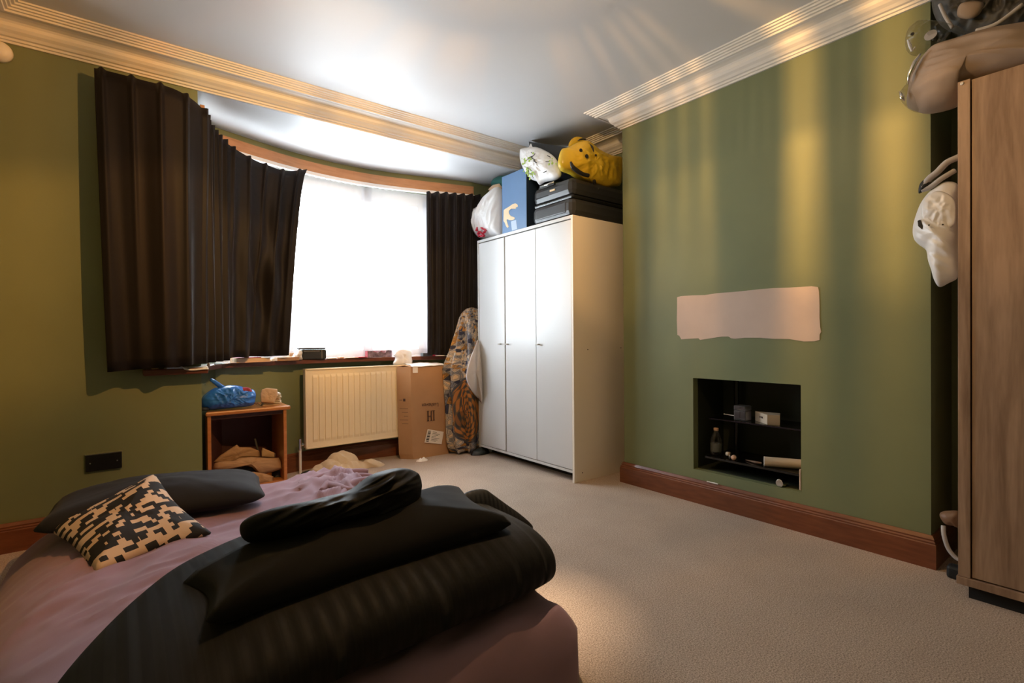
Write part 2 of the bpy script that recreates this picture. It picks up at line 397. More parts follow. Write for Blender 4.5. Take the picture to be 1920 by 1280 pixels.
def throw_mat():
    m = bpy.data.materials.new('ornate_medallion_print'); m.use_nodes = True; nt = m.node_tree; b = nt.nodes['Principled BSDF']; L = nt.links.new
    N = nt.nodes.new
    tc = N('ShaderNodeTexCoord'); mp = N('ShaderNodeMapping'); mp.inputs['Scale'].default_value = (10, 19, 1); L(tc.outputs['UV'], mp.inputs[0])
    vo = N('ShaderNodeTexVoronoi'); vo.inputs['Scale'].default_value = 2.6; L(mp.outputs[0], vo.inputs['Vector'])
    vd = N('ShaderNodeTexVoronoi'); vd.feature = 'DISTANCE_TO_EDGE'; vd.inputs['Scale'].default_value = 2.6; L(mp.outputs[0], vd.inputs['Vector'])
    sep = N('ShaderNodeSeparateColor'); L(vo.outputs['Color'], sep.inputs[0])
    r = N('ShaderNodeValToRGB'); r.color_ramp.interpolation = 'CONSTANT'; e = r.color_ramp.elements
    e[0].position = 0; e[0].color = (.42, .37, .31, 1); e[1].position = .36; e[1].color = (.36, .19, .045, 1)
    for pz, c in ((.5, (.17, .18, .21, 1)), (.70, (.46, .42, .37, 1)), (.86, (.02, .026, .07, 1))):
        q = e.new(pz); q.color = c
    L(sep.outputs[0], r.inputs[0])
    r2 = N('ShaderNodeValToRGB'); r2.color_ramp.interpolation = 'CONSTANT'; f = r2.color_ramp.elements
    f[0].color = (.35, .35, .38, 1); f[1].position = .05; f[1].color = (1, 1, 1, 1)
    for pz, c in ((.16, (.45, .4, .36, 1)), (.24, (1.5, 1.2, .8, 1))):
        q = f.new(pz); q.color = c
    L(vd.outputs['Distance'], r2.inputs[0])
    mu = N('ShaderNodeMix'); mu.data_type = 'RGBA'; mu.blend_type = 'MULTIPLY'; mu.inputs[0].default_value = .8; L(r.outputs[0], mu.inputs[6]); L(r2.outputs[0], mu.inputs[7])
    # round medallion near the hem
    sx = N('ShaderNodeSeparateXYZ'); L(tc.outputs['UV'], sx.inputs[0])
    def math_(op, a, b_=None, v=None):
        n = N('ShaderNodeMath'); n.operation = op
        (L(a, n.inputs[0]) if hasattr(a, 'links') else setattr(n.inputs[0], 'default_value', a))
        if b_ is not None: (L(b_, n.inputs[1]) if hasattr(b_, 'links') else setattr(n.inputs[1], 'default_value', b_))
        return n.outputs[0]
    dx = math_('MULTIPLY', math_('SUBTRACT', sx.outputs[0], MED[0]), MED[2]); dy = math_('MULTIPLY', math_('SUBTRACT', sx.outputs[1], MED[1]), MED[3])
    rad = math_('SQRT', math_('ADD', math_('MULTIPLY', dx, dx), math_('MULTIPLY', dy, dy)))
    ang = math_('ARCTAN2', dy, dx)
    pet = math_('ADD', math_('MULTIPLY', math_('SINE', math_('ADD', math_('MULTIPLY', ang, 10.0), math_('MULTIPLY', rad, 16.0))), .5), math_('MULTIPLY', math_('SINE', math_('MULTIPLY', rad, 38.0)), .5))
    r3 = N('ShaderNodeValToRGB'); r3.color_ramp.interpolation = 'CONSTANT'; g = r3.color_ramp.elements
    g[0].color = (.045, .04, .04, 1); g[1].position = .52; g[1].color = (.40, .15, .025, 1)
    q = g.new(.3); q.color = (.13, .075, .03, 1)
    L(math_('ADD', math_('MULTIPLY', pet, .5), .5), r3.inputs[0])
    ins = math_('LESS_THAN', rad, 1.0)
    ring = math_('LESS_THAN', rad, 1.08)
    m1 = N('ShaderNodeMix'); m1.data_type = 'RGBA'; L(ring, m1.inputs[0]); L(mu.outputs[2], m1.inputs[6]); m1.inputs[7].default_value = (.05, .052, .06, 1)
    m2 = N('ShaderNodeMix'); m2.data_type = 'RGBA'; L(ins, m2.inputs[0]); L(m1.outputs[2], m2.inputs[6]); L(r3.outputs[0], m2.inputs[7])
    # grey-navy zones across the cloth
    n = N('ShaderNodeTexNoise'); n.inputs['Scale'].default_value = 4; L(tc.outputs['UV'], n.inputs['Vector'])
    th = math_('GREATER_THAN', n.outputs[0], .56)
    m3 = N('ShaderNodeMix'); m3.data_type = 'RGBA'; m3.blend_type = 'MULTIPLY'; L(math_('MULTIPLY', th, .7), m3.inputs[0]); L(m2.outputs[2], m3.inputs[6]); m3.inputs[7].default_value = (.35, .42, .55, 1)
    L(m3.outputs[2], b.inputs['Base Color']); b.inputs['Roughness'].default_value = .6
    return m
MED = (.5, .15, 8, 8)

# ------------------------------------------------------------------ structure
XC, YN, YF, XA = 2.637, .591, 2.1935, 2.965      # chimney face, its near and far ends, alcove wall
XL, YW, YB = -.5, 3.24, -1.7
ZC = 2.445
BAY = [(.36, 3.24), (.37, 3.48), (.49, 3.72)]+[(p.x, p.y) for p in catmull([Vector((.49, 3.72, 0)), Vector((1.064, 3.90, 0)), Vector((1.645, 3.92, 0)), Vector((2.458, 3.72, 0))], 4)][1:]
box('floor', (XL-.2, YB-.2, -.1), (XA+.2, 4.3, 0), M['carpet'], kind='structure')
box('ceiling', (XL-.2, YB-.2, ZC), (XA+.2, YW+.2, ZC+.1), M['ceil'], kind='structure')
box('wall_left', (XL-.15, YB-.15, 0), (XL, YW+.16, 2.6), M['green'], kind='structure')
box('wall_front', (XL-.15, YB-.15, 0), (XA+.15, YB, 2.6), M['green'], kind='structure')
MB().box((XL-.15, YW, 0), (.36, YW+.16, 2.6)).box((.36, YW, 2.33), (XA+.15, YW+.2, 2.6)).build('wall_back', M['green'], kind='structure')
# bay: soffit of the beam, bay ceiling, curved wall under and over the window
box('ceiling_bay', (.15, YW+.004, 2.318), (XA+.2, 4.35, 2.33), M['ceil'], kind='structure')
def wall_strip(mb, pts, th, z0, z1):
    n = len(pts); V = []
    for i, (x, y) in enumerate(pts):
        a = Vector(pts[max(i-1, 0)]); b = Vector(pts[min(i+1, n-1)]); d = (b-a).normalized(); nn = Vector((-d.y, d.x))
        for q in (Vector((x, y)), Vector((x, y))+nn*th):
            for z in (z0, z1): V.append((q.x, q.y, z))
    F = [(0, 1, 3, 2), (4*n-4, 4*n-2, 4*n-1, 4*n-3)]
    for i in range(n-1):
        a = 4*i; b = a+4
        F += [(a, b, b+1, a+1), (a+2, a+3, b+3, b+2), (a+1, b+1, b+3, a+3), (a, a+2, b+2, b)]
    mb.add(V, F)
wb = MB(); wall_strip(wb, BAY, .16, 0, .785); wall_strip(wb, BAY, .16, 2.2, 2.33); wall_strip(wb, BAY[:3], .16, .7, 2.3)
wall_strip(wb, [BAY[-1], (2.60, 3.735), (XA+.1, 3.76)], .16, 0, 2.33)
wb.build('wall_bay', M['green'], kind='structure')
# right wall: alcove plane plus chimney breast with the opened niche
NY0, NY1, NZ0, NZ1 = 1.094, 1.683, .188, .717
wr = MB().box((XA, YB-.15, 0), (XA+.15, 4.3, 2.6)).box((XC, YN, 0), (XA, NY0, ZC)).box((XC, NY1, 0), (XA, YF, ZC)).box((XC, NY0, NZ1), (XA, NY1, ZC)).box((XC, NY0, 0), (XA, NY1, NZ0))
wr = wr.build('wall_right', M['green'], kind='structure')
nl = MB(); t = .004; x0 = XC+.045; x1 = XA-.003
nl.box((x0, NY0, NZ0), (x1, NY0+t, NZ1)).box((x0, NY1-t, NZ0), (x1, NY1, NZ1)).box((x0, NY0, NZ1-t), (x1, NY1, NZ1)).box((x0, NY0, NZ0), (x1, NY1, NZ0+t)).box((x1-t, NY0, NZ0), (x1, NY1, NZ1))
nl.build('niche_shade', M['shaded_green'], wr)  # thin sheets paint the niche's inner shade over its green walls
# bare patch where a picture or old heater was taken off: irregular brushed edge
pts = [U(x, y, 'X', XC) for x, y in ((1270, 557), (1277, 555), (1300, 553.5), (1322, 553), (1345, 549.5), (1372, 547.5), (1398, 545), (1425, 542), (1450, 540), (1480, 539), (1506, 537.5), (1522, 536.5), (1534, 538), (1536, 546), (1537, 570), (1537, 596), (1538, 612), (1540, 622), (1537, 627), (1537, 637), (1528, 639.5), (1508, 640), (1480, 635.5), (1450, 635), (1425, 633), (1396, 633), (1378, 635), (1371, 634), (1366, 630.5), (1352, 631), (1330, 634.5), (1313, 637), (1310, 634), (1290, 635), (1278, 636), (1274, 629), (1270.5, 628), (1269.5, 600), (1270, 575))]
MB().prism(pts, (-.0025, 0, 0)).build('bare_patch', M['plaster'], wr)
# cornice around the room
CP = [(0, 2.318), (.010, 2.318), (.012, 2.327), (.020, 2.329), (.022, 2.338), (.032, 2.341), (.040, 2.352), (.052, 2.362), (.060, 2.374), (.063, 2.388), (.070, 2.396), (.086, 2.402), (.104, 2.405), (.112, 2.410), (.114, 2.405), (.126, 2.406), (.128, 2.414), (.138, 2.415), (.140, 2.422), (.150, 2.423), (.152, 2.430), (.163, 2.431), (.166, 2.438), (.176, 2.438), (.178, ZC), (0, ZC)]
ROOM = [(XL, YB), (XA, YB), (XA, YN), (XC, YN), (XC, YF), (XA, YF), (XA, YW), (XL, YW)]
sweep('trim_1', ROOM, CP, M['cornice'], closed=True, kind='structure')
SP = [(0, 0), (.021, 0), (.021, .098), (.017, .102), (.018, .108), (.013, .113), (.014, .119), (.006, .133), (0, .133)]
sweep('baseboard_right', [(XA, YN), (XC, YN), (XC, YF), (XA, YF)], SP, M['skirt'], kind='structure')
sweep('baseboard_back', [(b[0], b[1]) for b in BAY[::-1]]+[(XL, YW)], SP, M['skirt'], kind='structure')
sweep('baseboard_left', [(XL, YW), (XL, YB)], SP, M['skirt'], kind='structure')
# sill board, wraps round the corner onto the room wall
SF = [(.10, 3.165), (.385, 3.165), (.405, 3.40), (.52, 3.655)]+[(p.x, p.y) for p in catmull([Vector((.52, 3.655, 0)), Vector((1.07, 3.825, 0)), Vector((1.645, 3.845, 0)), Vector((2.44, 3.65, 0))], 4)][1:]+[(2.62, 3.65)]
SB = [(.10, 3.238), (.358, 3.238), (.37, 3.48), (.49, 3.72)]+[(p.x, p.y) for p in catmull([Vector((.46, 3.80, 0)), Vector((1.05, 4.03, 0)), Vector((1.66, 4.05, 0)), Vector((2.48, 3.84, 0))], 4)][1:]+[(2.62, 3.80)]
ZS = .812
def strip2(name, A, B, z0, z1, m, **k):
    n = len(A); V = []
    for a, b in zip(A, B):
        for q in (a, b): V += [(q[0], q[1], z0), (q[0], q[1], z1)]
    F = [(0, 1, 3, 2), (4*n-4, 4*n-2, 4*n-1, 4*n-3)]
    for i in range(n-1):
        a = 4*i; b = a+4
        F += [(a, b, b+1, a+1), (a+2, a+3, b+3, b+2), (a+1, b+1, b+3, a+3), (a, a+2, b+2, b)]
    return obj(name, V, F, m, **k)
strip2('trim_2', SF, SB, ZS-.032, ZS, M['sill'], kind='structure', bevel=.006)
# timber pelmet rail across the bay
pel = MB(); wall_strip(pel, [(x, y-.03) for x, y in BAY[2:]], .022, 2.198, 2.272)
wall_strip(pel, [(.372+.028, 3.30), (.40, 3.46), (.49+.005, 3.69)], .022, 2.198, 2.272)
pel.build('trim_3', M['pelmet'], kind='structure')
# window of five lights with frames and panes
WQ = [(.45, 3.80), (.98, 4.0), (1.62, 4.04), (2.10, 3.975), (2.50, 3.82)]
wroot = MB()
for (a, b) in zip(WQ, WQ[1:]):
    a = Vector((*a, 0)); b = Vector((*b, 0)); d = (b-a).normalized(); L_ = (b-a).length; n = Vector((-d.y, d.x, 0))
    rot = Matrix((d, n, Vector((0, 0, 1)))).transposed()
    def bar(s0, s1, z0, z1, w=.06):
        lo = Vector((s0, -w/2, z0)); hi = Vector((s1, w/2, z1))
        v = [Vector(p) for p in ((lo.x,lo.y,lo.z),(hi.x,lo.y,lo.z),(hi.x,hi.y,lo.z),(lo.x,hi.y,lo.z),(lo.x,lo.y,hi.z),(hi.x,lo.y,hi.z),(hi.x,hi.y,hi.z),(lo.x,hi.y,hi.z))]
        wroot.add([a+rot @ p for p in v], [(0,3,2,1),(4,5,6,7),(0,1,5,4),(1,2,6,5),(2,3,7,6),(3,0,4,7)])
    bar(-.01, L_+.01, .80, .87); bar(-.01, L_+.01, 2.085, 2.21); bar(-.02, .045, .80, 2.2); bar(L_-.045, L_+.02, .80, 2.2); bar(0, L_, 1.80, 1.85, .05)
win = wroot.build('window_1', M['white'], kind='structure')
for (a, b) in zip(WQ, WQ[1:]):
    a = Vector((*a, 0)); b = Vector((*b, 0)); d = (b-a).normalized(); L_ = (b-a).length; n = Vector((-d.y, d.x, 0))
    for z0, z1 in ((.865, 1.805), (1.845, 2.09)):
        c = [a+d*s+n*o+Vector((0, 0, z)) for o in (-.004, .004) for s, z in ((.04, z0), (L_-.04, z0), (L_-.04, z1), (.04, z1))]
        obj('pane', c, [(0, 1, 2, 3), (7, 6, 5, 4), (0, 4, 5, 1), (1, 5, 6, 2), (2, 6, 7, 3), (3, 7, 4, 0)], M['glass'], win)

# ------------------------------------------------------------------ ceiling lamp (above the top of the picture)
lamp = empty('ceiling_lamp', (LAMP.x, LAMP.y, 2.24), 'round ceiling lamp with a bowl of glass slats tinted by direction to shape its light, on the white ceiling', 'lamp')
MB().lathe((LAMP.x, LAMP.y, 0), [(.085, 2.405), (.09, 2.41), (.07, 2.425), (.06, ZC)], 48).build('base', M['metal'], lamp, smooth=False)
glass_cache = {}
def gobo_glass(c, lv):
    key = (tuple(round(v, 2) for v in c), lv)
    if key not in glass_cache:
        k = (.11, .66, .92, .68, .45)[lv]; glass_cache[key] = thin('gobo_glass', (.9, .8, .6), tuple(v*k for v in c), .1, .03)
    return glass_cache[key]
rnd = random.Random(11); ns = 144
GL = ((1, .87, .62), (.80, .70, .53), (.64, .58, .47), (.50, .46, .38))
DIM = ((.29, .277, .246), (.21, .206, .19))
def gobo_tint(az):
    if -30 < az < 31:
        for c, w in ((26.5, 1.2), (19.5, 1.6), (12.8, 1.4), (7.8, 1.2), (-10.6, 3.2), (-23.5, 2.6)):
            if abs(az-c) < w: return GL[0 if c < -9 else 1]
        return DIM[0] if (int(az*1.3+50) % 3) else DIM[1]
    if -85 < az <= -30: return GL[3]
    if 112 < az < 165: return (1, .79, .50) if az > 124.6 or az < 119 else (.78, .63, .42)
    if 41 < az < 61: return (.50, .52, .50)
    if 36 < az < 112: return GL[rnd.choice((0, 0, 0, 1))]
    return GL[rnd.choice((0, 1, 1, 2))]
for k in range(ns):
    a0 = 2*PI*k/ns; a1 = 2*PI*(k+1)/ns-.002
    az = math.degrees((a0+a1)/2); az = az-360 if az > 180 else az
    if k % 2 == 0 or -85 < az < 31: last = gobo_tint(az)
    smb = MB(); ms = []
    for lv, (rb, zb, rt_, zt) in enumerate(((.195, 2.3545, .085, 2.405), (.175, 2.285, .195, 2.355), (.115, 2.245, .175, 2.282), (.055, 2.239, .115, 2.243), (.012, 2.236, .055, 2.239))):
        V = []
        for dz in (0, .003):
            for aa, rr_, z in ((a0, rb, zb), (a1, rb, zb), (a1, rt_, zt), (a0, rt_, zt)):
                V.append((LAMP.x+rr_*math.cos(aa), LAMP.y+rr_*math.sin(aa), z-dz))
        smb.add(V, [(0, 1, 2, 3), (7, 6, 5, 4), (0, 4, 5, 1), (1, 5, 6, 2), (2, 6, 7, 3), (3, 7, 4, 0)], lv); ms.append(gobo_glass(last, lv))
    smb.build('gobo_slat', ms, lamp)
ld = bpy.data.lights.new('lamp_bulb', 'POINT'); ld.energy = LAMP_POWER; ld.color = (1, .70, .42); ld.shadow_soft_size = .007
lo_ = bpy.data.objects.new('lamp_bulb', ld); COL.objects.link(lo_); lo_.location = LAMP
lo_.parent = lamp; lo_.matrix_parent_inverse = Matrix.Translation(-Vector(lamp.location))

# ------------------------------------------------------------------ curtains
def ribbon(name, top, bot, nu, nv, fold, m, parent=None, solid=.004, label=None, cat=None, flare=0):
    T = resample(catmull([Vector(p) for p in top], 10), nu+1, False); B = resample(catmull([Vector(p) for p in bot], 10), nu+1, False)
    def fn(u, v):
        i = round(u*nu); w = max(0, min(1, (u-.80)/.20))*flare
        p = T[i].lerp(B[i], v); h = v**(1-w); q = T[i].lerp(B[i], h); p.x, p.y = q.x, q.y
        a = T[max(i-1, 0)].lerp(B[max(i-1, 0)], v); b = T[min(i+1, nu)].lerp(B[min(i+1, nu)], v)
        d = (b-a); d.z = 0; d.normalize(); n = Vector((d.y, -d.x, 0))
        o, dz, ds = fold(u, v)
        return p+n*o+Vector((0, 0, dz))+d*ds
    o = grid(name, fn, nu, nv, m, parent, solid=solid)
    if label: tag(o, label, cat)
    return o
def fold_left(u, v):
    if u < .33: ph = 2*PI*(u/.33*4.2); amp = .011
    elif u < .62: ph = 2*PI*(4.2+(u-.33)/.29*6.5); amp = .022
    else: ph = 2*PI*(10.7+(u-.62)/.38*5.0); amp = .012
    k = math.sin(ph)
    pleat = (max(0, k)**6)                      # narrow pinch pleats at the heading
    low = v**.6
    o = amp*((1-low)*(1.6*pleat-.3)+low*.9*math.sin(ph+.5*math.sin(v*3+u*9)))
    o += .020*nz((u*9, v*1.1, 0), 1, 2)*v+.012*math.sin(ph*.5+1)*low
    dz = .007*pleat if v < .03 else 0
    if u > .62:                                 # slack, creased inner half
        t = (u-.62)/.38
        o += .034*t*(1-t)*4*nz((u*12-v*4, v*2.4, 5), 1, 4)*min(1, v*2)
        if v > .95: dz += .02*math.sin(t*PI*2.2)*max(0, (.9-t))
    return o, dz, 0
topL = [U(176, 127, 'Y', 3.14), U(215, 136, 'Y', 3.13), U(268, 150, 'Y', 3.12), U(330, 168, 'Y', 3.12), (.365, 3.18, 2.215), (.41, 3.33, 2.20), (.47, 3.47, 2.195), (.56, 3.60, 2.185), U(470, 296, 'Y', 3.68), U(500, 309, 'Y', 3.71), U(530, 319, 'Y', 3.72), U(552, 320, 'Y', 3.72), U(576, 317, 'Y', 3.70)]
botL = [U(203, 697, 'Y', 3.13), U(240, 694, 'Y', 3.12), U(290, 690, 'Y', 3.11), U(350, 686, 'Y', 3.11), U(368, 683, 'Y', 3.14), (.43, 3.33, .835), (.50, 3.47, .835), (.58, 3.58, .835), (.67, 3.63, .84), U(470, 667, 'Y', 3.67), U(500, 667, 'Y', 3.68), U(522, 667, 'Y', 3.69), U(542, 666, 'Y', 3.68)]
lc = ribbon('curtain', topL, botL, 300, 26, fold_left, M['curtain'], flare=.40, label='long dark brown curtain drawn across the left side of the bay window', cat='curtain')
def fold_right(u, v):
    o = .020*math.sin(2*PI*9*u+.4)*(1-.35*v)+.02*nz((u*6, v*1.4, 3), 1, 6)*v
    return o, .004*math.sin(2*PI*9*u)*(v < .02), 0
topR = [U(799, 360, 'Y', 3.70), U(830, 361, 'Y', 3.68), U(870, 364, 'Y', 3.655), U(900, 366, 'Y', 3.645), (2.70, 3.64, 2.18)]
botR = [U(801, 664, 'Y', 3.71), U(822, 665, 'Y', 3.69), U(850, 666, 'Y', 3.655), (2.45, 3.62, .835), (2.62, 3.62, .835)]
rc = ribbon('curtain', topR, botR, 150, 22, fold_right, M['curtain'], label='short dark brown curtain at the right end of the bay behind the white wardrobe', cat='curtain')
NB = [(x, y) for x, y in ((.58, 3.66), (.8, 3.79), (1.07, 3.872), (1.36, 3.897), (1.645, 3.892), (2.1, 3.80), (2.42, 3.72))]
def fold_net(u, v):
    o = .010*math.sin(2*PI*38*u+2*math.sin(u*17))+.014*nz((u*22, v*.9, 1), 1, 9)
    return o, 0, 0
ribbon('net_curtain', [(x, y, 2.165) for x, y in NB], [(x, y, ZS+.012) for x, y in NB], 320, 14, fold_net, M['net'], solid=0, label='sheer white net curtain across the bay window', cat='net curtain')
trk = MB(); wall_strip(trk, [(x, y-.045) for x, y in BAY[2:]], .03, 2.172, 2.196)
tag(trk.build('curtain_track', M['white']), 'white curtain track under the wooden pelmet rail of the bay', 'curtain track')

# ------------------------------------------------------------------ white wardrobe
X0, Y0, Y1, ZW = 2.356, 2.376, 3.49, 1.76; XD = 2.88
wd = empty('wardrobe', ((X0+XD)/2, (Y0+Y1)/2, 0), 'tall white three-door wardrobe between the bay window and the green chimney breast', 'wardrobe')
box('side_panel', (X0, Y0, 0), (XD, Y0+.018, ZW-.001), M['wlit'], wd, .001)
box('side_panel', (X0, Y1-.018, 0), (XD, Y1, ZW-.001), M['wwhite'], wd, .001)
box('top_panel', (X0, Y0+.018, ZW-.022), (XD, Y1-.018, ZW), M['wwhite'], wd, .001)
box('bottom_panel', (X0+.004, Y0+.018, .062), (XD, Y1-.018, .080), M['wwhite'], wd)
box('back_panel', (XD-.006, Y0+.018, .08), (XD, Y1-.018, ZW-.022), M['wwhite'], wd)
box('underside_shade', (X0+.12, Y0+.018, 0), (X0+.135, Y1-.018, .062), M['void'], wd)  # black board drawn for the shade in the open gap underneath
for (a, b, ky) in ((3.127, 3.470, 3.172), (2.757, 3.112, 3.080), (2.3965, 2.753, 2.720)):
    d = box('door', (X0+.002, a, .084), (X0+.020, b, ZW-.029), M['wwhite'], wd, .0015)
    MB().tube([(X0+.003, ky, .909), (X0-.018, ky, .909)], .005).tube([(X0-.018, ky-.014, .909), (X0-.018, ky+.014, .909)], .006).build('knob', M['metal'], d, smooth=True)
box('hinge_post', (X0+.024, 3.10, .08), (X0+.20, 3.125, ZW-.022), M['pine'], wd)
for px, py in ((1102, 655), (1164, 652), (1092, 886), (1086, 404), (1163, 414)):
    p = U(px, py, 'Y', Y0)
    MB().tube([(p.x, Y0+.001, p.z), (p.x, Y0-.0015, p.z)], .004, 8).build('dowel_hole', M['void'], wd)

# ------------------------------------------------------------------ oak wardrobe at the right edge
XO, YO, ZO = 2.418, .464, 1.873; YE = -.75
ow = empty('wardrobe', (2.69, (YO+YE)/2, 0), 'weathered oak effect wardrobe standing at the right edge beside the chimney breast', 'wardrobe')
box('side_panel', (XO, YO-.034, .078), (2.95, YO, ZO), M['oak'], ow, .001)
box('side_panel', (XO, YE, .078), (2.95, YE+.034, ZO), M['oak'], ow, .001)
box('base_panel', (XO-.006, YE, .050), (2.95, YO+.004, .077), M['oak'], ow, .001)
box('top_panel', (XO+.02, YE+.034, ZO-.03), (2.95, YO-.034, ZO), M['oak'], ow)
box('back_panel', (2.94, YE+.034, .078), (2.95, YO-.034, ZO-.03), M['oak'], ow)
box('door', (XO+.004, -.145, .082), (XO+.024, YO-.038, ZO-.004), M['oak'], ow, .001)
box('door', (XO+.004, YE+.038, .082), (XO+.024, -.149, ZO-.004), M['oak'], ow, .001)
box('plinth', (XO+.02, YE+.02, 0), (2.93, YO-.026, .05), M['void'], ow)
p = U(1803, 157, 'X', XO)
MB().lathe((XO+.001, YO-.012, p.z), [(.0055, 0), (.0055, .003), (.004, .0045)], 16, ax=(-1, 0, 0)).build('screw_cap', M['label'], ow)

# ------------------------------------------------------------------ radiator
rd = empty('radiator', (1.45, 3.80, .16), 'cream panel radiator on the green wall under the bay window', 'radiator')
RX0, RX1, RY, RZ0, RZ1 = 1.052, 1.88, 3.765, .172, .748
mb = MB()
mb.box((RX0, RY, RZ0), (RX1, RY+.012, RZ1))
nch = 17; pit = (RX1-RX0-.09)/nch
prof = []
V = []; F = []
xs = []
for i in range(nch):
    xa = RX0+.045+i*pit
    xs += [(xa, 0), (xa+.006, 0), (xa+.010, -.0055), (xa+pit-.004, -.0055)]
xs.append((RX1-.045, 0))
for zi, (z, k) in enumerate(((RZ0+.045, 0), (RZ0+.065, 1), (RZ1-.065, 1), (RZ1-.045, 0))):
    for x, o in xs: V.append((x, RY+o*k-.0005, z))
n = len(xs)
for r in range(3):
    for i in range(n-1): F.append((r*n+i, r*n+i+1, (r+1)*n+i+1, (r+1)*n+i))
mb.add(V, F)
mb.build('front_panel', M['rad'], rd)
mb = MB().box((RX0, RY-.007, RZ0), (RX1, RY, RZ0+.012)).box((RX0, RY-.007, RZ1-.012), (RX1, RY, RZ1)).box((RX0, RY-.007, RZ0), (RX0+.012, RY, RZ1))
mb.build('edge_seam', M['rad'], rd, bevel=.003)
box('rear_panel', (RX0+.004, RY+.05, RZ0+.004), (RX1, RY+.06, RZ1-.004), M['rad'], rd)
MB().box((RX0, RY+.012, RZ1-.03), (RX0+.014, RY+.05, RZ1-.002)).build('end_cap', M['rad'], rd)
box('bracket', (1.3, RY+.06, RZ0+.1), (1.33, 3.90, RZ1-.1), M['rad'], rd); box('bracket', (1.7, RY+.06, RZ0+.1), (1.73, 3.92, RZ1-.1), M['rad'], rd)
MB().tube([(RX0, RY+.03, RZ0+.03), (RX0-.03, RY+.03, RZ0+.03)], .009).tube([(RX0-.03, RY+.03, RZ0-.005), (RX0-.03, RY+.03, RZ0+.075)], [.012, .012]).build('valve', M['chrome'], rd, smooth=False)
MB().tube([(RX0-.03, RY+.03, 0), (RX0-.03, RY+.03, RZ0)], .009).build('pipe', M['paper'], rd)

# ------------------------------------------------------------------ text helper
def text(name, s, height, origin, right, up, m, parent, width=None, depth=.0006):
    cu = bpy.data.curves.new(name, 'FONT'); cu.body = s; cu.size = 1; cu.align_x = 'CENTER'; cu.align_y = 'CENTER'; cu.extrude = .0
    o = bpy.data.objects.new(name, cu); COL.objects.link(o)
    dg = bpy.context.evaluated_depsgraph_get(); me = bpy.data.meshes.new_from_object(o.evaluated_get(dg))
    bpy.data.objects.remove(o)
    ys = [v.co.y for v in me.vertices]; xs_ = [v.co.x for v in me.vertices]
    k = height/(max(ys)-min(ys)); kx = width/(max(xs_)-min(xs_)) if width else k
    cx = (max(xs_)+min(xs_))/2; cy = (max(ys)+min(ys))/2
    R_ = Vector(right).normalized(); U_ = Vector(up).normalized(); N_ = R_.cross(U_)
    vs = [Vector(origin)+R_*((v.co.x-cx)*kx)+U_*((v.co.y-cy)*k) for v in me.vertices]
    n = len(vs); fs = [list(p.vertices) for p in me.polygons]
    vs2 = [v+N_*depth for v in vs]
    return obj(name, vs+vs2, [f[::-1] for f in fs]+[[i+n for i in f] for f in fs], m, parent)

# ------------------------------------------------------------------ big cardboard box
BX0, BX1, BY0, BY1, BZ = 1.834, 2.166, 3.655, 3.875, .735
cb = empty('cardboard_box', ((BX0+BX1)/2, (BY0+BY1)/2, 0), 'tall brown cardboard box with upside-down lettering standing right of the radiator', 'cardboard box')
FL_, FR_, BR_, BL_ = (1.834, 3.655), (2.166, 3.655), (2.150, 3.855), (1.757, 3.742)
def quadpt(u, v, w):     # u across, v deep, w up; the old box is squashed out of square
    x = (FL_[0]*(1-u)+FR_[0]*u)*(1-v)+(BL_[0]*(1-u)+BR_[0]*u)*v
    y = (FL_[1]*(1-u)+FR_[1]*u)*(1-v)+(BL_[1]*(1-u)+BR_[1]*u)*v
    z = BZ*w
    x += -.026*w*u+.004*math.sin(z*9+y*20)*(1-abs(2*u-1))-.010*(1-u)*w
    y += -.003*math.sin(z*7+x*8)*v
    if w < .06: x += (.012 if u < .5 else -.004)*(1-w/.06)
    return Vector((x, y, z))
mbx = MB()
def shell(f, nu, nv):
    V = [f(i/nu, j/nv) for i in range(nu+1) for j in range(nv+1)]
    mbx.add(V, [[i*(nv+1)+j, (i+1)*(nv+1)+j, (i+1)*(nv+1)+j+1, i*(nv+1)+j+1] for i in range(nu) for j in range(nv)])
lx = lambda a, b, t: a+(b-a)*t
shell(lambda u, v: quadpt(u, 0, v), 8, 18); shell(lambda u, v: quadpt(u, 1, v), 8, 18)
shell(lambda u, v: quadpt(0, u, v), 5, 18); shell(lambda u, v: quadpt(1, u, v), 5, 18)
shell(lambda u, v: quadpt(u, v, .001), 8, 5); shell(lambda u, v: quadpt(u, v, .985), 8, 5)
mbx.build('body', M['card'], cb)
for v0, v1 in ((0, .47), (1, .53)):
    V = [quadpt(0, v0, 1), quadpt(1, v0, 1), quadpt(1, v1, 1.012), quadpt(0, v1, 1.012)]
    obj('flap', V, [(0, 1, 2, 3)], M['card'], cb, solid=.004)
lz = lambda px, py: U(px, py, 'Y', BY0-.001)
c = lz(806, 759)
text('lettering', 'Lushaven', .030, c+Vector((0, -.006, 0)), (-1, 0, .045), (0, 0, -1), M['ink'], cb, width=.150)
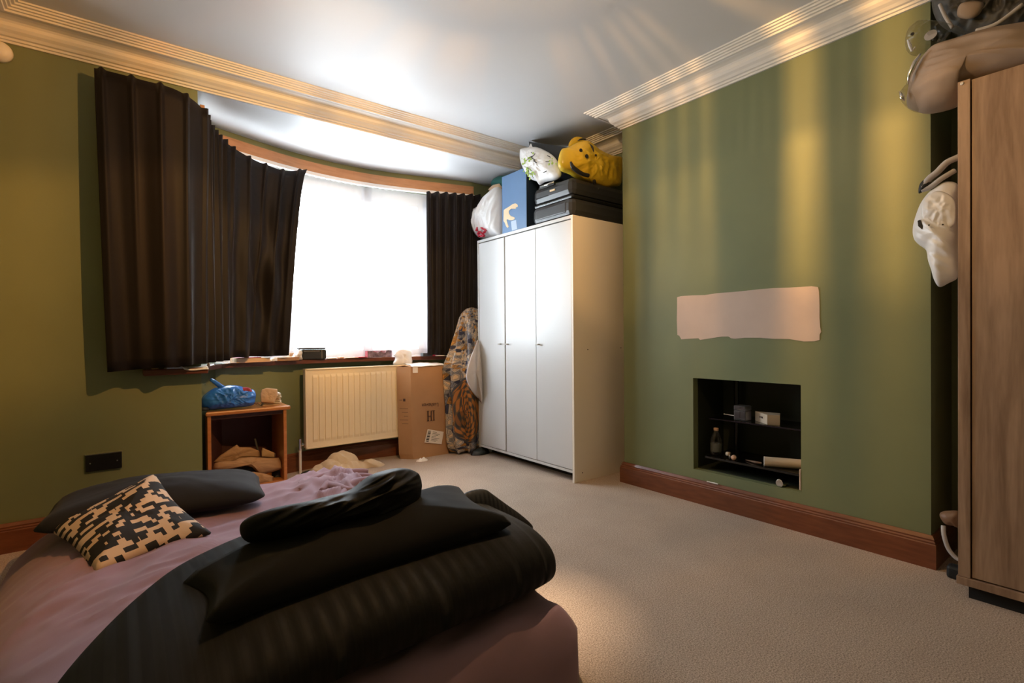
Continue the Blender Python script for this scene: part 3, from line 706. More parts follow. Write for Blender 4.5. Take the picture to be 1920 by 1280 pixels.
# monogram L H with slab serifs, upside down
mg = MB(); cc = lz(807, 779); hx = .052/2; hz = .082/2
def mono(x0, x1, z0, z1):   # in upright monogram units -1..1
    a = cc+Vector((-x0*hx*1.25, -.0085, -z0*hz)); b = cc+Vector((-x1*hx*1.25, -.0075, -z1*hz))
    mg.box([min(a[i], b[i]) for i in range(3)], [max(a[i], b[i]) for i in range(3)])
mono(-1, -.72, -1, 1); mono(-1.15, -.55, .9, 1); mono(-1.15, .0, -1, -.9); mono(-.1, 0, -1, -.72)
mono(-.25, .02, -.85, 1); mono(-.38, .16, .9, 1); mono(.62, .95, -1, 1); mono(.48, 1.1, .9, 1); mono(.48, 1.1, -1, -.9); mono(.0, .65, -.02, .12)
mg.build('monogram', M['ink'], cb)
q = [lz(801, 804)+Vector((0, -.008, 0)), lz(831, 809)+Vector((0, -.008, 0)), lz(827, 832)+Vector((0, -.008, 0)), lz(795, 829)+Vector((0, -.008, 0))]
lab = MB().prism(q, (0, .002, 0)).build('shipping_label', M['label'], cb)
bar = MB(); er = (q[1]-q[0]); ed = (q[3]-q[0])
for i in range(11):
    a = .08+i*.078; w = .03+.02*(i % 3)
    o = q[0]+er*.06+ed*a+Vector((0, -.0006, 0)); bar.prism([o, o+er*.17, o+er*.17+ed*w, o+ed*w], (0, .0005, 0))
for i in range(7):
    o = q[0]+er*.34+ed*(.12+i*.11)+Vector((0, -.0006, 0)); l = .25+.3*((i*37) % 10)/10; bar.prism([o, o+er*l, o+er*l+ed*.03, o+ed*.03], (0, .0005, 0))
bar.build('barcode', M['dark'], lab)
def onleft(v0, v1, z0, z1):
    q_ = [quadpt(0, v, z/BZ)+Vector((-.0016, -.0012, 0)) for v, z in ((v0, z0), (v1, z0), (v1, z1), (v0, z1))]
    return MB().prism(q_, (.0008, .0006, 0))
for i in range(5): onleft(.25, .85-.15*(i % 3), .40-.03*i, .406-.03*i).build('faded_line', M['fade_ink'], cb)
onleft(.42, .58, .460, .482).build('faded_mark', M['ink'], cb); onleft(.66, .85, .466, .474).build('faded_line', M['fade_ink'], cb)
MB().box((BX0+.006, BY0-.006, BZ-.05), (BX0+.05, BY0-.004, BZ-.002)).build('tape', M['label'], cb)

# ------------------------------------------------------------------ bedside table
NX0, NX1, NYF, NYB, NZ = .394, .858, 3.385, 3.66, .542
nt_ = empty('bedside_table', ((NX0+NX1)/2, (NYF+NYB)/2, 0), 'open orange pine bedside table against the bay wall left of the radiator', 'bedside table')
obj('top', [(NX0, NYF, NZ-.024), (NX1, NYF, NZ-.024), (NX1, NYB+.08, NZ-.024), (NX0+.10, NYB+.0, NZ-.024), (NX0+.02, 3.48, NZ-.024), (NX0, NYF, NZ), (NX1, NYF, NZ), (NX1, NYB+.08, NZ), (NX0+.10, NYB+.0, NZ), (NX0+.02, 3.48, NZ)],
    [(4, 3, 2, 1, 0), (5, 6, 7, 8, 9), (0, 1, 6, 5), (1, 2, 7, 6), (2, 3, 8, 7), (3, 4, 9, 8), (4, 0, 5, 9)], M['pine'], nt_, bevel=.007)
NA, NBX = NX0+.010, NX1-.022
box('side_panel', (NA, NYF+.012, 0), (NA+.019, NYF+.10, NZ-.024), M['pine'], nt_, .002)
box('side_panel', (NBX-.019, NYF+.012, 0), (NBX, NYB+.05, NZ-.024), M['pine'], nt_, .002)
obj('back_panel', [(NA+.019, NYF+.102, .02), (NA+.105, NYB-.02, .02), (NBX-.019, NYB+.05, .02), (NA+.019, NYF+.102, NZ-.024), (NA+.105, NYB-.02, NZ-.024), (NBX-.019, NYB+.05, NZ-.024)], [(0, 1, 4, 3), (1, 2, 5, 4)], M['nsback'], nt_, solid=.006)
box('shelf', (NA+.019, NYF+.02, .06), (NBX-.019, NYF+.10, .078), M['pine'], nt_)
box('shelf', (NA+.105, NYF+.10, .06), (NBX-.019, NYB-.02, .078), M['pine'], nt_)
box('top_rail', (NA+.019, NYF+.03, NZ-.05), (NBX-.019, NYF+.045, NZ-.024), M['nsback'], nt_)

# things on it
bb = empty('carrier_bag', U(430, 760, 'Y', 3.45), 'crinkled blue plastic bag lying on the pine bedside table', 'plastic bag')
P = lambda pts, ax, v: [U(x, y, ax, v) for x, y in pts]
puff('bag_body', P([(379, 764), (377, 752), (381, 742), (392, 733), (403, 727), (415, 725), (428, 722), (440, 722), (452, 724), (464, 728), (475, 730), (480, 738), (479, 748), (476, 758), (462, 762), (440, 764), (412, 767), (392, 768)], 'Y', 3.46), (0, -1, 0), .07, .06, M['plastic_b'], bb, amp=.014, scale=16, ramp=.012, rscale=26, seed=4, p=2.6, M=160, rings=26)
MB().tube([U(420, 728, 'Y', 3.46), U(408, 720, 'Y', 3.45), U(400, 714, 'Y', 3.445), U(395, 711.5, 'Y', 3.44)], [.014, .013, .011, .009], 10).build('bag_handle', M['plastic_b'], bb, smooth=True)
MB().tube([U(447, 730, 'Y', 3.41), U(456, 738, 'Y', 3.40), U(464, 734, 'Y', 3.41)], [.008, .012, .006], 8).build('bag_handle', M['plastic_b'], bb, smooth=True)
tag(puff('scrunched_cloth', P([(448, 731), (452, 727), (460, 725.5), (468, 727), (473, 732), (474, 737), (466, 740), (455, 738)], 'Y', 3.435), (0, -1, 0), .025, .025, M['red'], amp=.006, scale=50, seed=2), 'small scrunched dark red cloth tucked into the top of the blue bag', 'cloth')
tag(MB().lathe(U(383, 769, 'Y', 3.42), [(.001, 0), (.022, .0), (.026, .010), (.018, .016), (.001, .018)], 16).build('dark_pouch', M['bag_black'], smooth=True), 'small black pouch under the left side of the blue bag', 'pouch')
npk = empty('napkin_pack', U(512, 756, 'Y', 3.48), 'opened pack of folded cream napkins on the right of the bedside table', 'napkins')
a = U(491, 757, 'Y', 3.46)
for i in range(7):
    z = NZ+.003+i*.0115
    puff('napkin', [(a.x+dx+.003*((i*5) % 3), 3.46+dy, z) for dx, dy in ((0, 0), (.115, .005), (.125, .09), (.01, .10))], (0, 0, 1), .0062, .0055, M['cream_fab' if i % 3 else 'beige_paper'] if i < 6 else M['paper'], npk, rings=4, M=28, p=8, smooth_out=False, amp=.002, scale=30, seed=i)
puff('wrapper', P([(489, 754), (488, 738), (491, 730), (500, 727), (520, 729), (521, 742), (514, 756)], 'Y', 3.452), (0, -1, 0), .005, .003, M['beige_paper'], npk, rings=10, M=70, amp=.003, scale=30, ramp=.003, rscale=40, smooth_out=False)
tag(MB().tube(catmull([U(484, 753, 'Y', 3.44), U(481, 757, 'Y', 3.42), U(477, 755, 'Y', 3.43), U(486, 757, 'Y', 3.41), U(488, 759, 'Y', 3.40)], 6), .003, 6).build('cable_end', M['tan'], smooth=True), 'short tangled brown cord on the bedside table beside the napkins', 'cord')
# inside the bedside table
def crump(name, pts, Y, m, label, cat, tf=.02, seed=0, tilt=0, amp=.012):
    o = [U(x, y, 'Y', Y)+Vector((0, tilt*(y-840)/60, 0)) for x, y in pts]
    return tag(puff(name, o, (0, -1, .3), tf, tf*.6, m, rings=8, M=110, amp=amp*.7, scale=20, seed=seed, smooth_out=False, ramp=amp*.5, rscale=26), label, cat)
crump('paper_bag', [(399, 878), (402, 868), (418, 864), (436, 864), (450, 858), (470, 856), (500, 858), (523, 858), (529, 870), (531, 878), (505, 886), (489, 891), (480, 878), (465, 873), (445, 873), (425, 880), (410, 882)], 3.45, M['card2'], 'crumpled brown paper bag on the floor of the bedside table', 'paper bag', .03, 3)
crump('paper_sheet', [(400, 866), (412, 854), (444, 833), (449, 838), (470, 838), (486, 845), (488, 856), (450, 862), (420, 870)], 3.53, M['card2'], 'flattened brown paper standing behind the crumpled bag in the bedside table', 'paper', .008, 5)
crump('receipt_book', [(490, 846), (492, 839), (518, 850), (517, 858), (490, 856)], 3.56, M['beige_paper'], 'small beige ring-bound book leaning inside the bedside table', 'book', .006, 6, amp=.001)
crump('paper_scrap', [(450, 895), (455, 887), (475, 884), (500, 888), (513, 893), (512, 905), (485, 908), (478, 892)], 3.42, M['card2'], 'loose brown paper scrap below the crumpled bag in the bedside table', 'paper', .012, 8)
crump('shoe', [(425, 884), (440, 875), (458, 871), (475, 874), (486, 884), (478, 892), (450, 893), (430, 892)], 3.50, M['bag_black'], 'black shoe under the crumpled brown paper in the bedside table', 'shoe', .03, 9)
crump('shoe', [(508, 900), (510, 884), (530, 875), (535, 885), (537, 900), (525, 905)], 3.52, M['bag_black'], 'black shoe at the right of the bedside table floor', 'shoe', .03, 10)
MBt = MB().tube([U(478, 822, 'Y', 3.58), U(487, 858, 'Y', 3.55)], .006, 8).build('metal_stick', M['greyplastic']); tag(MBt, 'thin grey stick leaning upright inside the bedside table', 'stick')

# ------------------------------------------------------------------ bed: mattress with mauve sheet
bed = empty('mattress', (.42, 1.88, 0), 'low mattress in a mauve fitted sheet on the beige carpet', 'mattress')
MX0, MX1, MY0, MY1, MH = -.27, 1.045, .97, 2.93, .205
box('mattress_core', (MX0+.10, MY0+.07, .004), (MX1-.07, MY1-.07, MH-.06), M['paper'], bed, .02)
def rr(x0, x1, y0, y1, r, n=10):
    out = []
    for cx, cy, a in ((x1-r, y1-r, 0), (x0+r, y1-r, 90), (x0+r, y0+r, 180), (x1-r, y0+r, 270)):
        for k in range(n+1):
            t = math.radians(a+90*k/n); out.append(Vector((cx+r*math.cos(t), cy+r*math.sin(t), 0)))
    return out
OUT = resample(rr(MX0-.10, MX1, MY0, MY1, .12), 240)
def sheet_z(x, y, P):
    def edge(d, r):
        d = max(0, min(1, d/r)); return math.sqrt(max(0, 1-(1-d)**2.2))
    left = edge(x-(MX0-.10), .34); right = edge(MX1-x, .09); far = edge(MY1-y, .10); near = edge(y-MY0, .10)
    h = MH*min(left**1.3, 1)*right*far*near
    top = left*right*far*near
    # soft long wrinkles on the top
    f = .010*ridged((x*1.2+y*.5, y*2.6-x*1.4, 0), 2.2, 1)+.005*ridged((x*3+y, y*5-x*2, 0), 1.8, 4)+.012*nz((x, y, 0), 2.2, 2)
    b = math.exp(-(((x-.92)/.26)**2+((y-2.62)/.30)**2))
    f += b*(.032*ridged((x*3.0, y*1.2+x*.8, 0), 4.2, 8)+.022*ridged((x*2, y*3, 1), 4.1, 9)+.016)
    f += .008*ridged((x*2.2+y*1.2, y*6-x*3.2, 0), 2.6, 21)*(.4+.6*(nz((x, y, 3), 2.5, 4) > 0))
    g = math.exp(-(((x-.30)/.30)**2+((y-2.05)/.22)**2)); f += g*.014*ridged((x*.6+y*.3, y*3.5-x*1.0, 0), 3.0, 12)
    return max(.003, h+f*top)
V = []; F = []; R_ = 78; c0 = Vector(((MX0-.1+MX1)/2, (MY0+MY1)/2, 0))
for i in range(R_+1):
    s = i/R_; s = 1-(1-s)**1.35
    for o in OUT:
        p = c0+(o-c0)*s; V.append((p.x, p.y, sheet_z(p.x, p.y, p) if i < R_ else .002))
n = len(OUT)
for i in range(R_):
    for j in range(n): F.append((i*n+j, (i+1)*n+j, (i+1)*n+(j+1) % n, i*n+(j+1) % n))
sh = obj('fitted_sheet', V, F, M['mauve'], bed, smooth=True)
# the bunched far corner of the sheet: loose rolled folds
bn = MB()
for k, (pts, r) in enumerate(((((560, 905), (600, 893), (640, 885), (690, 882)), .030), (((600, 915), (630, 897), (655, 893), (700, 890)), .028), (((640, 925), (655, 908), (690, 897), (712, 896)), .026), (((600, 898), (622, 888), (650, 888)), .022), (((560, 915), (610, 906), (650, 915), (690, 912)), .024))):
    q = catmull([U(x, y, 'Z', MH+.035) for x, y in pts], 8)
    q = [p+Vector((.01*nz(p, 12, k), .01*nz(p, 12, k+5), -.012+.012*nz(p, 9, k+9))) for p in q]
    m_ = len(q); bn.tube(q, [r*(.35+.65*math.sin(PI*min(1, max(0, (i+1)/(m_+1)))) ) for i in range(m_)], 12)
bn.build('sheet_fold', M['mauve'], bed, smooth=True)

# far charcoal pillow
def pillow(name, c, ex, ey, hx, hy, tf, tb, m, label, cat, parent=None, seed=0, amp=.012, scale=6, pinch=.10, N=None, Mn=96, rings=16, q=.62, ramp=0, rscale=7, flat=0):
    c = Vector(c); ex = Vector(ex).normalized(); ey = Vector(ey).normalized()
    out = []
    pts = []
    for k in range(Mn):
        t = 2*PI*k/Mn; cx, sy = math.cos(t), math.sin(t)
        e = .28
        x = math.copysign(abs(cx)**e, cx); y = math.copysign(abs(sy)**e, sy)
        # concave edges, pointed corners
        x *= 1-pinch*(1-y*y)*.6; y *= 1-pinch*(1-x*x)*.9
        pts.append(c+ex*hx*x+ey*hy*y)
    Nn = N or ex.cross(ey)
    o = puff(name, pts, Nn, tf, tb, m, parent, rings=rings, M=Mn, p=2.0, q=q, amp=amp, scale=scale, seed=seed, smooth_out=False, center=c, ramp=ramp, rscale=rscale)
    if label: tag(o, label, cat)
    return o
pillow('pillow', (.15, 2.69, .265), (1, -.12, 0), (.12, 1, .02), .405, .23, .095, .05, M['charcoal'], 'plump charcoal pillow at the head of the mattress by the window wall', 'pillow', seed=3, ramp=.0035, rscale=9)
# patterned cushion leaning on it
A_, B_, C_, D_ = U(75, 986, 'Z', .26), U(290, 889, 'Z', .385), U(399, 1000, 'Z', .225), U(180, 1075, 'Z', .212)
cc_ = (A_+B_+C_+D_)/4
corners = [A_, D_, C_, B_]
pts = []
for i in range(4):
    a, b = corners[i], corners[(i+1) % 4]
    for k in range(24):
        t = k/24; p = a.lerp(b, t); pts.append(p+(cc_-p)*.10*math.sin(PI*t)**1.2)
nn = (C_-A_).cross(B_-D_).normalized(); nn = nn if nn.z > 0 else -nn
cu_ = puff('cushion', pts, nn, .05, .04, M['cushion'], rings=14, M=96, q=.6, amp=.006, scale=9, seed=5, smooth_out=False, center=cc_, ramp=.003, rscale=16)
tag(cu_, 'square cushion in a black and tan woven pattern leaning on the charcoal pillow', 'cushion')
l = cu_.data.uv_layers[0]
ea, eb = (D_-A_), (B_-A_)
for p in cu_.data.polygons:
    for li in p.loop_indices:
        w = cu_.data.vertices[cu_.data.loops[li].vertex_index].co+cu_.location-A_
        l.data[li].uv = (w.dot(eb)/eb.length_squared, w.dot(ea)/ea.length_squared)

# folded striped duvet: cross sections along X
ST = [(-.19, .95, 1.10, .03), (-.14, .95, 1.25, .08), (-.06, .96, 1.42, .125), (.04, .98, 1.57, .16), (.16, 1.0, 1.68, .185), (.35, 1.02, 1.75, .20), (.60, 1.03, 1.75, .205), (.80, 1.04, 1.73, .205), (.92, 1.055, 1.70, .20), (.99, 1.08, 1.66, .18), (1.025, 1.14, 1.60, .14), (1.035, 1.22, 1.52, .09)]
V = []; F = []; uvd = []; ns_ = 120; nc = 64
sv = catmull([Vector((a, b, c)) for a, b, c, d in ST], 10); hv = catmull([Vector((d, 0, 0)) for a, b, c, d in ST], 10)
sv = [sv[round(i*(len(sv)-1)/ns_)] for i in range(ns_+1)]; hv = [hv[round(i*(len(hv)-1)/ns_)].x for i in range(ns_+1)]
def duvet_pt(i, t):
    x, a, b = sv[i]; h = hv[i]
    cy, sn = math.cos(t), math.sin(t)
    y = (a+b)/2+(b-a)/2*math.copysign(abs(cy)**.75, cy)
    z = MH+.006+h*(.5+.5*math.copysign(abs(sn)**.8, sn))
    p = Vector((x, y, z))
    r = .012*nz((x*1.2, y*2, z*2), 2, 3)+.0025*ridged((x*2.0, y*1.0, z*1.0), 3, 8)
    d = Vector((0, cy, max(sn, 0)))
    return p+d*r
for i in range(ns_+1):
    for k in range(nc):
        t = 2*PI*k/nc; V.append(duvet_pt(i, t)); uvd.append((sv[i].x, k/nc))
for i in range(ns_):
    for k in range(nc): F.append((i*nc+k, (i+1)*nc+k, (i+1)*nc+(k+1) % nc, i*nc+(k+1) % nc))
F.append(list(range(nc))); F.append([ns_*nc+k for k in range(nc)][::-1])
dv = empty('duvet', (.4, 1.4, MH), 'thick black satin-striped duvet folded in a roll across the foot of the mattress', 'duvet')
obj('duvet_body', V, F, M['stripe'], dv, smooth=True, uv=uvd)
# turned-up corner at the far right end
puff('duvet_corner', [U(x, y, 'Y', 1.44) for x, y in ((800, 985), (835, 950), (868, 926), (888, 918), (908, 917), (922, 926), (950, 946), (985, 972), (1000, 990), (985, 1010), (930, 1010), (850, 1005))], (-.25, -.75, .6), .05, .10, M['stripe'], dv, amp=.008, scale=8)
# black pillow lying on the duvet
pc = [Vector((.115, 1.42, .39)), Vector((.125, 1.13, .415)), Vector((.895, 1.15, .425)), Vector((.94, 1.50, .43))]
pp = []
for i in range(4):
    a, b = pc[i], pc[(i+1) % 4]
    for k in range(24):
        t = k/24; p = a.lerp(b, t); ctr = sum(pc, Vector())/4; pp.append(p+(ctr-p)*.07*math.sin(PI*t))
tag(puff('pillow', pp, (0, -.12, 1), .088, .05, M['blackfab'], rings=16, M=96, q=.6, amp=.012, scale=6, seed=8, smooth_out=False, ramp=.004, rscale=8), 'large black pillow lying on top of the folded striped duvet', 'pillow')
# black garment bunched on top
go = [(450, 985), (453, 1006), (470, 1017), (510, 1018), (560, 1011), (620, 1004), (680, 994), (725, 984), (760, 968), (780, 945), (786, 915), (782, 893), (765, 882), (740, 880), (712, 885), (690, 893), (665, 912), (640, 925), (600, 935), (560, 945), (520, 952), (490, 960), (465, 970)]
tag(puff('garment', [U(x, y, 'Y', 1.36) for x, y in go], (0, -1, .45), .13, .12, M['satin'], rings=34, M=220, q=.5, amp=.022, scale=8, seed=14, ramp=.020, rscale=27, rdir=(1, 0, .3), center=U(640, 965, 'Y', 1.36)), 'bunched black satin garment thrown over the black pillow on the duvet', 'garment')

# ------------------------------------------------------------------ socket and alarm
sk = empty('wall_socket', (-.06, 3.235, .32), 'black glass double socket plate on the green wall above the pillow', 'socket')
box('plate', (-.131, 3.228, .320), (.0105, 3.24, .401), M['blackplastic'], sk, .002)
box('rim', (-.133, 3.232, .400), (.0125, 3.24, .4035), M['metal'], sk)
for x in (-.113, -.008): MB().tube([(x, 3.2275, .360), (x, 3.229, .360)], .003, 10).build('screw', M['metal'], sk)
for x in (-.10, -.03): box('rocker', (x, 3.2265, .375), (x+.014, 3.229, .392), M['blackplastic'], sk)
al = U(-2, 95, 'Y', 3.22)
tag(MB().lathe((al.x, 3.238, al.z), [(.046, 0), (.046, .012), (.042, .026), (.030, .037), (.012, .043), (.001, .044)], 32, ax=(0, -1, 0)).build('alarm_sounder', M['cornice'], smooth=True), 'round cream alarm dome under the cornice at the top left corner', 'alarm')

# ------------------------------------------------------------------ floor things
def heap(name, pts, h, m, label, cat, amp, scale, ramp, rscale, seed, parent=None, Mn=110):
    out = resample(catmull([Vector(p) for p in pts], 6, True), Mn); c = sum(out, Vector())/Mn; V = []; F = []; R = 26
    for i in range(R+1):
        s = i/R
        for o in out:
            p = c+(o-c)*s; z = h*(1-s**2.2)**.7
            z += (1-s**6)*(amp*nz(p, scale, seed)+ramp*ridged(p, rscale, seed+2))
            V.append((p.x, p.y, max(.002, z) if i < R else .001))
    for i in range(R):
        for j in range(Mn): F.append((i*Mn+j, (i+1)*Mn+j, (i+1)*Mn+(j+1) % Mn, i*Mn+(j+1) % Mn))
    o = obj(name, V, F, m, parent, smooth=True)
    return tag(o, label, cat) if label else o
TW = resample(catmull([Vector(p) for p in [(1.03, 3.72, 0), (1.04, 3.64, 0), (1.12, 3.57, 0), (1.25, 3.55, 0), (1.36, 3.59, 0), (1.46, 3.62, 0), (1.55, 3.60, 0), (1.60, 3.66, 0), (1.55, 3.71, 0), (1.43, 3.72, 0), (1.36, 3.79, 0), (1.24, 3.83, 0), (1.12, 3.80, 0)]], 6, True), 180)
def towel_z(x, y, s):
    z = 0
    for gx, gy, sx, sy, r, h in ((1.29, 3.72, .085, .055, -.3, .125), (1.19, 3.66, .045, .075, .3, .085), (1.09, 3.67, .065, .035, .5, .070), (1.50, 3.65, .085, .032, .15, .050), (1.33, 3.63, .07, .03, .2, .06), (1.25, 3.59, .09, .028, .1, .045)):
        dx, dy = x-gx, y-gy; c, d = math.cos(r), math.sin(r); u, v = dx*c+dy*d, -dx*d+dy*c
        z = max(z, h*math.sqrt(max(0, 1-((u/sx)**2+(v/sy)**2)/2.4)))
    z = z*.95+.010+.010*ridged((x*1.3+y, y*1.3-x*.6, 0), 14, 4)+.004*nz((x, y, 0), 40, 6)
    return max(.002, z*(1-s**5))
V = []; F = []; R_ = 50; c0 = Vector((1.30, 3.68, 0)); n = len(TW)
for i in range(R_+1):
    for o in TW:
        p = c0+(o-c0)*(i/R_); V.append((p.x, p.y, towel_z(p.x, p.y, i/R_)))
for i in range(R_):
    for j in range(n): F.append((i*n+j, (i+1)*n+j, (i+1)*n+(j+1) % n, i*n+(j+1) % n))
tw = tag(obj('towel', V, F, M['cream_fab'], smooth=True), 'cream towelling garment crumpled on the carpet under the radiator', 'towel')
heap('sock', [(.985, 3.70, 0), (1.0, 3.655, 0), (1.06, 3.645, 0), (1.10, 3.67, 0), (1.07, 3.72, 0), (1.02, 3.73, 0)], .032, M['bag_black'], 'small black sock on the carpet beside the cream towel', 'sock', .01, 30, .006, 20, 5)
q = U(792, 864, 'Z', 0)
heap('tissue', [(q.x-.05, q.y+.01, 0), (q.x-.02, q.y-.025, 0), (q.x+.03, q.y-.02, 0), (q.x+.05, q.y+.01, 0), (q.x+.02, q.y+.03, 0)], .02, M['paper'], 'crumpled white tissue on the carpet in front of the cardboard box', 'tissue', .008, 40, .01, 30, 6, Mn=50)

# ------------------------------------------------------------------ patterned throw draped over a stand beside the wardrobe
MED = (.315, .215, 6.6, 9.0)
M['throw'] = throw_mat()
tc_ = Vector((2.37, 3.60, 0))
prof_t = [(1.215, .012), (1.20, .055), (1.17, .090), (1.12, .115), (1.0, .140), (.86, .165), (.76, .205), (.70, .222), (.5, .218), (.25, .205), (.08, .190), (.012, .165)]
def throw_fn(u, v):
    s = v*(len(prof_t)-1); i = min(int(s), len(prof_t)-2); t = s-i
    z = lx(prof_t[i][0], prof_t[i+1][0], t); r = lx(prof_t[i][1], prof_t[i+1][1], t)
    a = -PI*1.02-.25+u*(PI*1.30)
    f = ((.032*math.sin(a*9+z*1.5))+.014*math.sin(a*17+2+z*3))*min(1, (1.22-z)/.35)+.02*nz((a*1.5, z*2, 0), 1.2, 3)*min(1, v*3)
    rr_ = r+f
    y = tc_.y+rr_*.55*math.sin(a)
    return Vector((tc_.x+rr_*math.cos(a), max(y, 3.503 if tc_.x+rr_*math.cos(a) > 2.34 else 3.40), z+.012*math.sin(a*7)*(v > .95)))
tg = grid('patterned_throw', throw_fn, 140, 60, M['throw'], solid=.004)
l = tg.data.uv_layers[0]
for q in l.data: q.uv = (q.uv[0], 1-q.uv[1])
tag(tg, 'ornate blue and ochre medallion throw draped between the box and the white wardrobe', 'throw')
gc = [(897, 636), (888, 655), (879, 680), (874, 705), (878, 720), (886, 735), (897, 748), (904, 757), (905, 735), (904, 700), (901, 665)]
tag(puff('hanging_cloth', [U(x, y, 'X', 2.345)+Vector((0, -.0, 0)) if x > 890 else U(x, y, 'Y', 3.42) for x, y in gc], (-.5, -1, .1), .018, .012, M['greycloth'], M=70, rings=10, amp=.008, scale=12, ramp=.006, rscale=16), 'pale grey cloth hanging over the patterned throw by the wardrobe edge', 'cloth')
heap('black_heap', [(2.27, 3.46, 0), (2.34, 3.42, 0), (2.42, 3.44, 0), (2.46, 3.50, 0), (2.38, 3.52, 0), (2.29, 3.51, 0)], .05, M['bag_black'], 'small black heap on the carpet at the foot of the patterned throw', 'garment', .012, 20, .01, 14, 12, Mn=60)  # low black mound at the throw's foot

# ------------------------------------------------------------------ things on the window sill
def slab(mb, c, sx, sy, sz, rz=0, m=0):
    c = Vector(c); mb.box((c.x-sx/2, c.y-sy/2, c.z), (c.x+sx/2, c.y+sy/2, c.z+sz), m, Matrix.Rotation(rz, 3, 'Z'), c); return mb
ls = empty('paper_stack', (.29, 3.19, ZS), 'curling white papers lying on the left end of the window sill', 'papers')
def sheetpaper(u, v):
    x = lx(.195, .385, u); y = lx(3.155, 3.235, v); return Vector((x, y, ZS+.006+.007*math.sin(u*5+.5)*(1-v)+.004*math.sin(u*9)*(1-v)-.012*(1-v)**4*(u > .4)))
grid('sheet_of_paper', sheetpaper, 24, 6, M['paper'], ls, solid=.002)
slab(MB(), (.235, 3.195, ZS), .08, .07, .007, .1).build('envelope', M['pale_blue'], ls)
tag(slab(MB(), (.15, 3.19, ZS), .025, .02, .012, .3).build('wooden_peg', M['beige_paper']), 'tiny tan wooden peg at the very left of the window sill', 'peg')
p = U(370, 683, 'Y', 3.30)
sp = empty('thread_spool', (p.x+.012, 3.30, ZS), 'small beige spool with loose thread on the sill beside the curtain', 'spool')
MB().lathe((.402, 3.30, ZS), [(.009, 0), (.009, .006), (.006, .008), (.006, .026), (.009, .028), (.009, .034)], 14).build('spool', M['beige_paper'], sp)
MB().tube(catmull([(.408, 3.29, ZS+.03), (.416, 3.285, ZS+.033), (.425, 3.28, ZS+.015), (.43, 3.275, ZS+.002)], 5), .001, 5).build('thread', M['label'], sp)
tag(slab(MB(), (.50, 3.55, ZS), .06, .05, .006, .9).build('folded_note', M['paper']), 'folded white note on the sill in the left bend of the bay', 'paper')
pb = empty('paperback', (.66, 3.71, ZS), 'pink and cream paperback lying flat on the sill under the long curtain', 'book')
slab(MB(), (.69, 3.70, ZS+.003), .215, .09, .026, .26).build('pages', M['beige_paper'], pb); slab(MB(), (.69, 3.70, ZS), .22, .095, .004, .26).build('cover', M['flesh'], pb); slab(MB(), (.665, 3.692, ZS+.029), .15, .095, .004, .26).build('cover', M['red'], pb)
tag(MB().lathe((.815, 3.725, ZS), [(.010, 0), (.013, .006), (.010, .014), (.002, .016)], 12).build('earbud', M['paper'], smooth=True), 'tiny white earbud on the sill right of the paperback', 'earbud')
tag(MB().lathe((.835, 3.735, ZS), [(.012, 0), (.012, .018), (.004, .022)], 12).build('bottle_cap', M['paper'], smooth=True), 'small white cap on the sill beside the earbud', 'cap')
tag(slab(MB(), (.93, 3.765, ZS), .15, .07, .024, .14).build('brown_carton', M['card']), 'flat brown carton on the sill at the foot of the long curtain', 'carton')
tag(slab(MB(), (1.0, 3.86, ZS), .07, .05, .05, .1).build('kraft_carton', M['card2']), 'small kraft carton behind the crumpled wrapper by the black case', 'carton')
tag(puff('crumpled_wrapper', [U(x, y, 'Y', 3.815) for x, y in ((544, 674), (548, 668), (553, 660), (560, 655), (567, 659), (566, 667), (567, 674), (556, 675))], (0, -1, 0), .025, .02, M['label'], M=48, rings=8, amp=.008, scale=50, ramp=.006, rscale=40), 'crumpled pale wrapper on the sill left of the black case', 'wrapper')
bc = empty('camera_case', (1.125, 3.84, ZS), 'black zipped fabric case standing on the middle of the sill', 'case')
a = U(567, 673, 'Y', 3.815); b = U(612, 652, 'Y', 3.815)
box('case_body', (a.x, 3.815, ZS), (b.x, 3.860, ZS+.072), M['bag_black'], bc, .008)
box('case_lid', (a.x-.028, 3.805, ZS+.073), (b.x-.005, 3.862, ZS+.086), M['bag_black'], bc, .006)
MB().box((b.x-.035, 3.812, ZS+.004), (b.x-.032, 3.814, ZS+.066)).box((a.x+.01, 3.812, ZS+.058), (b.x-.05, 3.814, ZS+.061)).build('zip', M['metal'], bc)
tag(slab(MB(), (1.27, 3.86, ZS), .07, .05, .006, .1).build('small_card', M['label']), 'small white card on the sill right of the black case', 'card')
tag(slab(MB(), (1.345, 3.865, ZS), .04, .03, .010, .3).build('pink_eraser', M['flesh']), 'little pink block on the sill between the card and leaflets', 'eraser')
tag(slab(MB(), (1.43, 3.86, ZS), .10, .05, .004, -.1).build('leaflet', M['beige_paper']), 'thin beige leaflet lying on the sill left of the patterned carton', 'leaflet')
tag(slab(MB(), (1.50, 3.862, ZS), .07, .06, .007, .2).build('leaflet', M['red']), 'dark red leaflet on the sill touching the patterned carton', 'leaflet')
a = U(690, 668, 'Y', 3.84); b = U(735, 656, 'Y', 3.84)
pcx = empty('patterned_carton', ((a.x+b.x)/2, 3.86, ZS), 'cut-down purple patterned carton on the sill right of the leaflets', 'carton')
V = []; nz_ = [(0, .048), (.16, .050), (.30, .038), (.40, .030), (.46, .042), (.54, .046), (.62, .032), (.70, .030), (.78, .052), (1, .052)]
mb = MB()
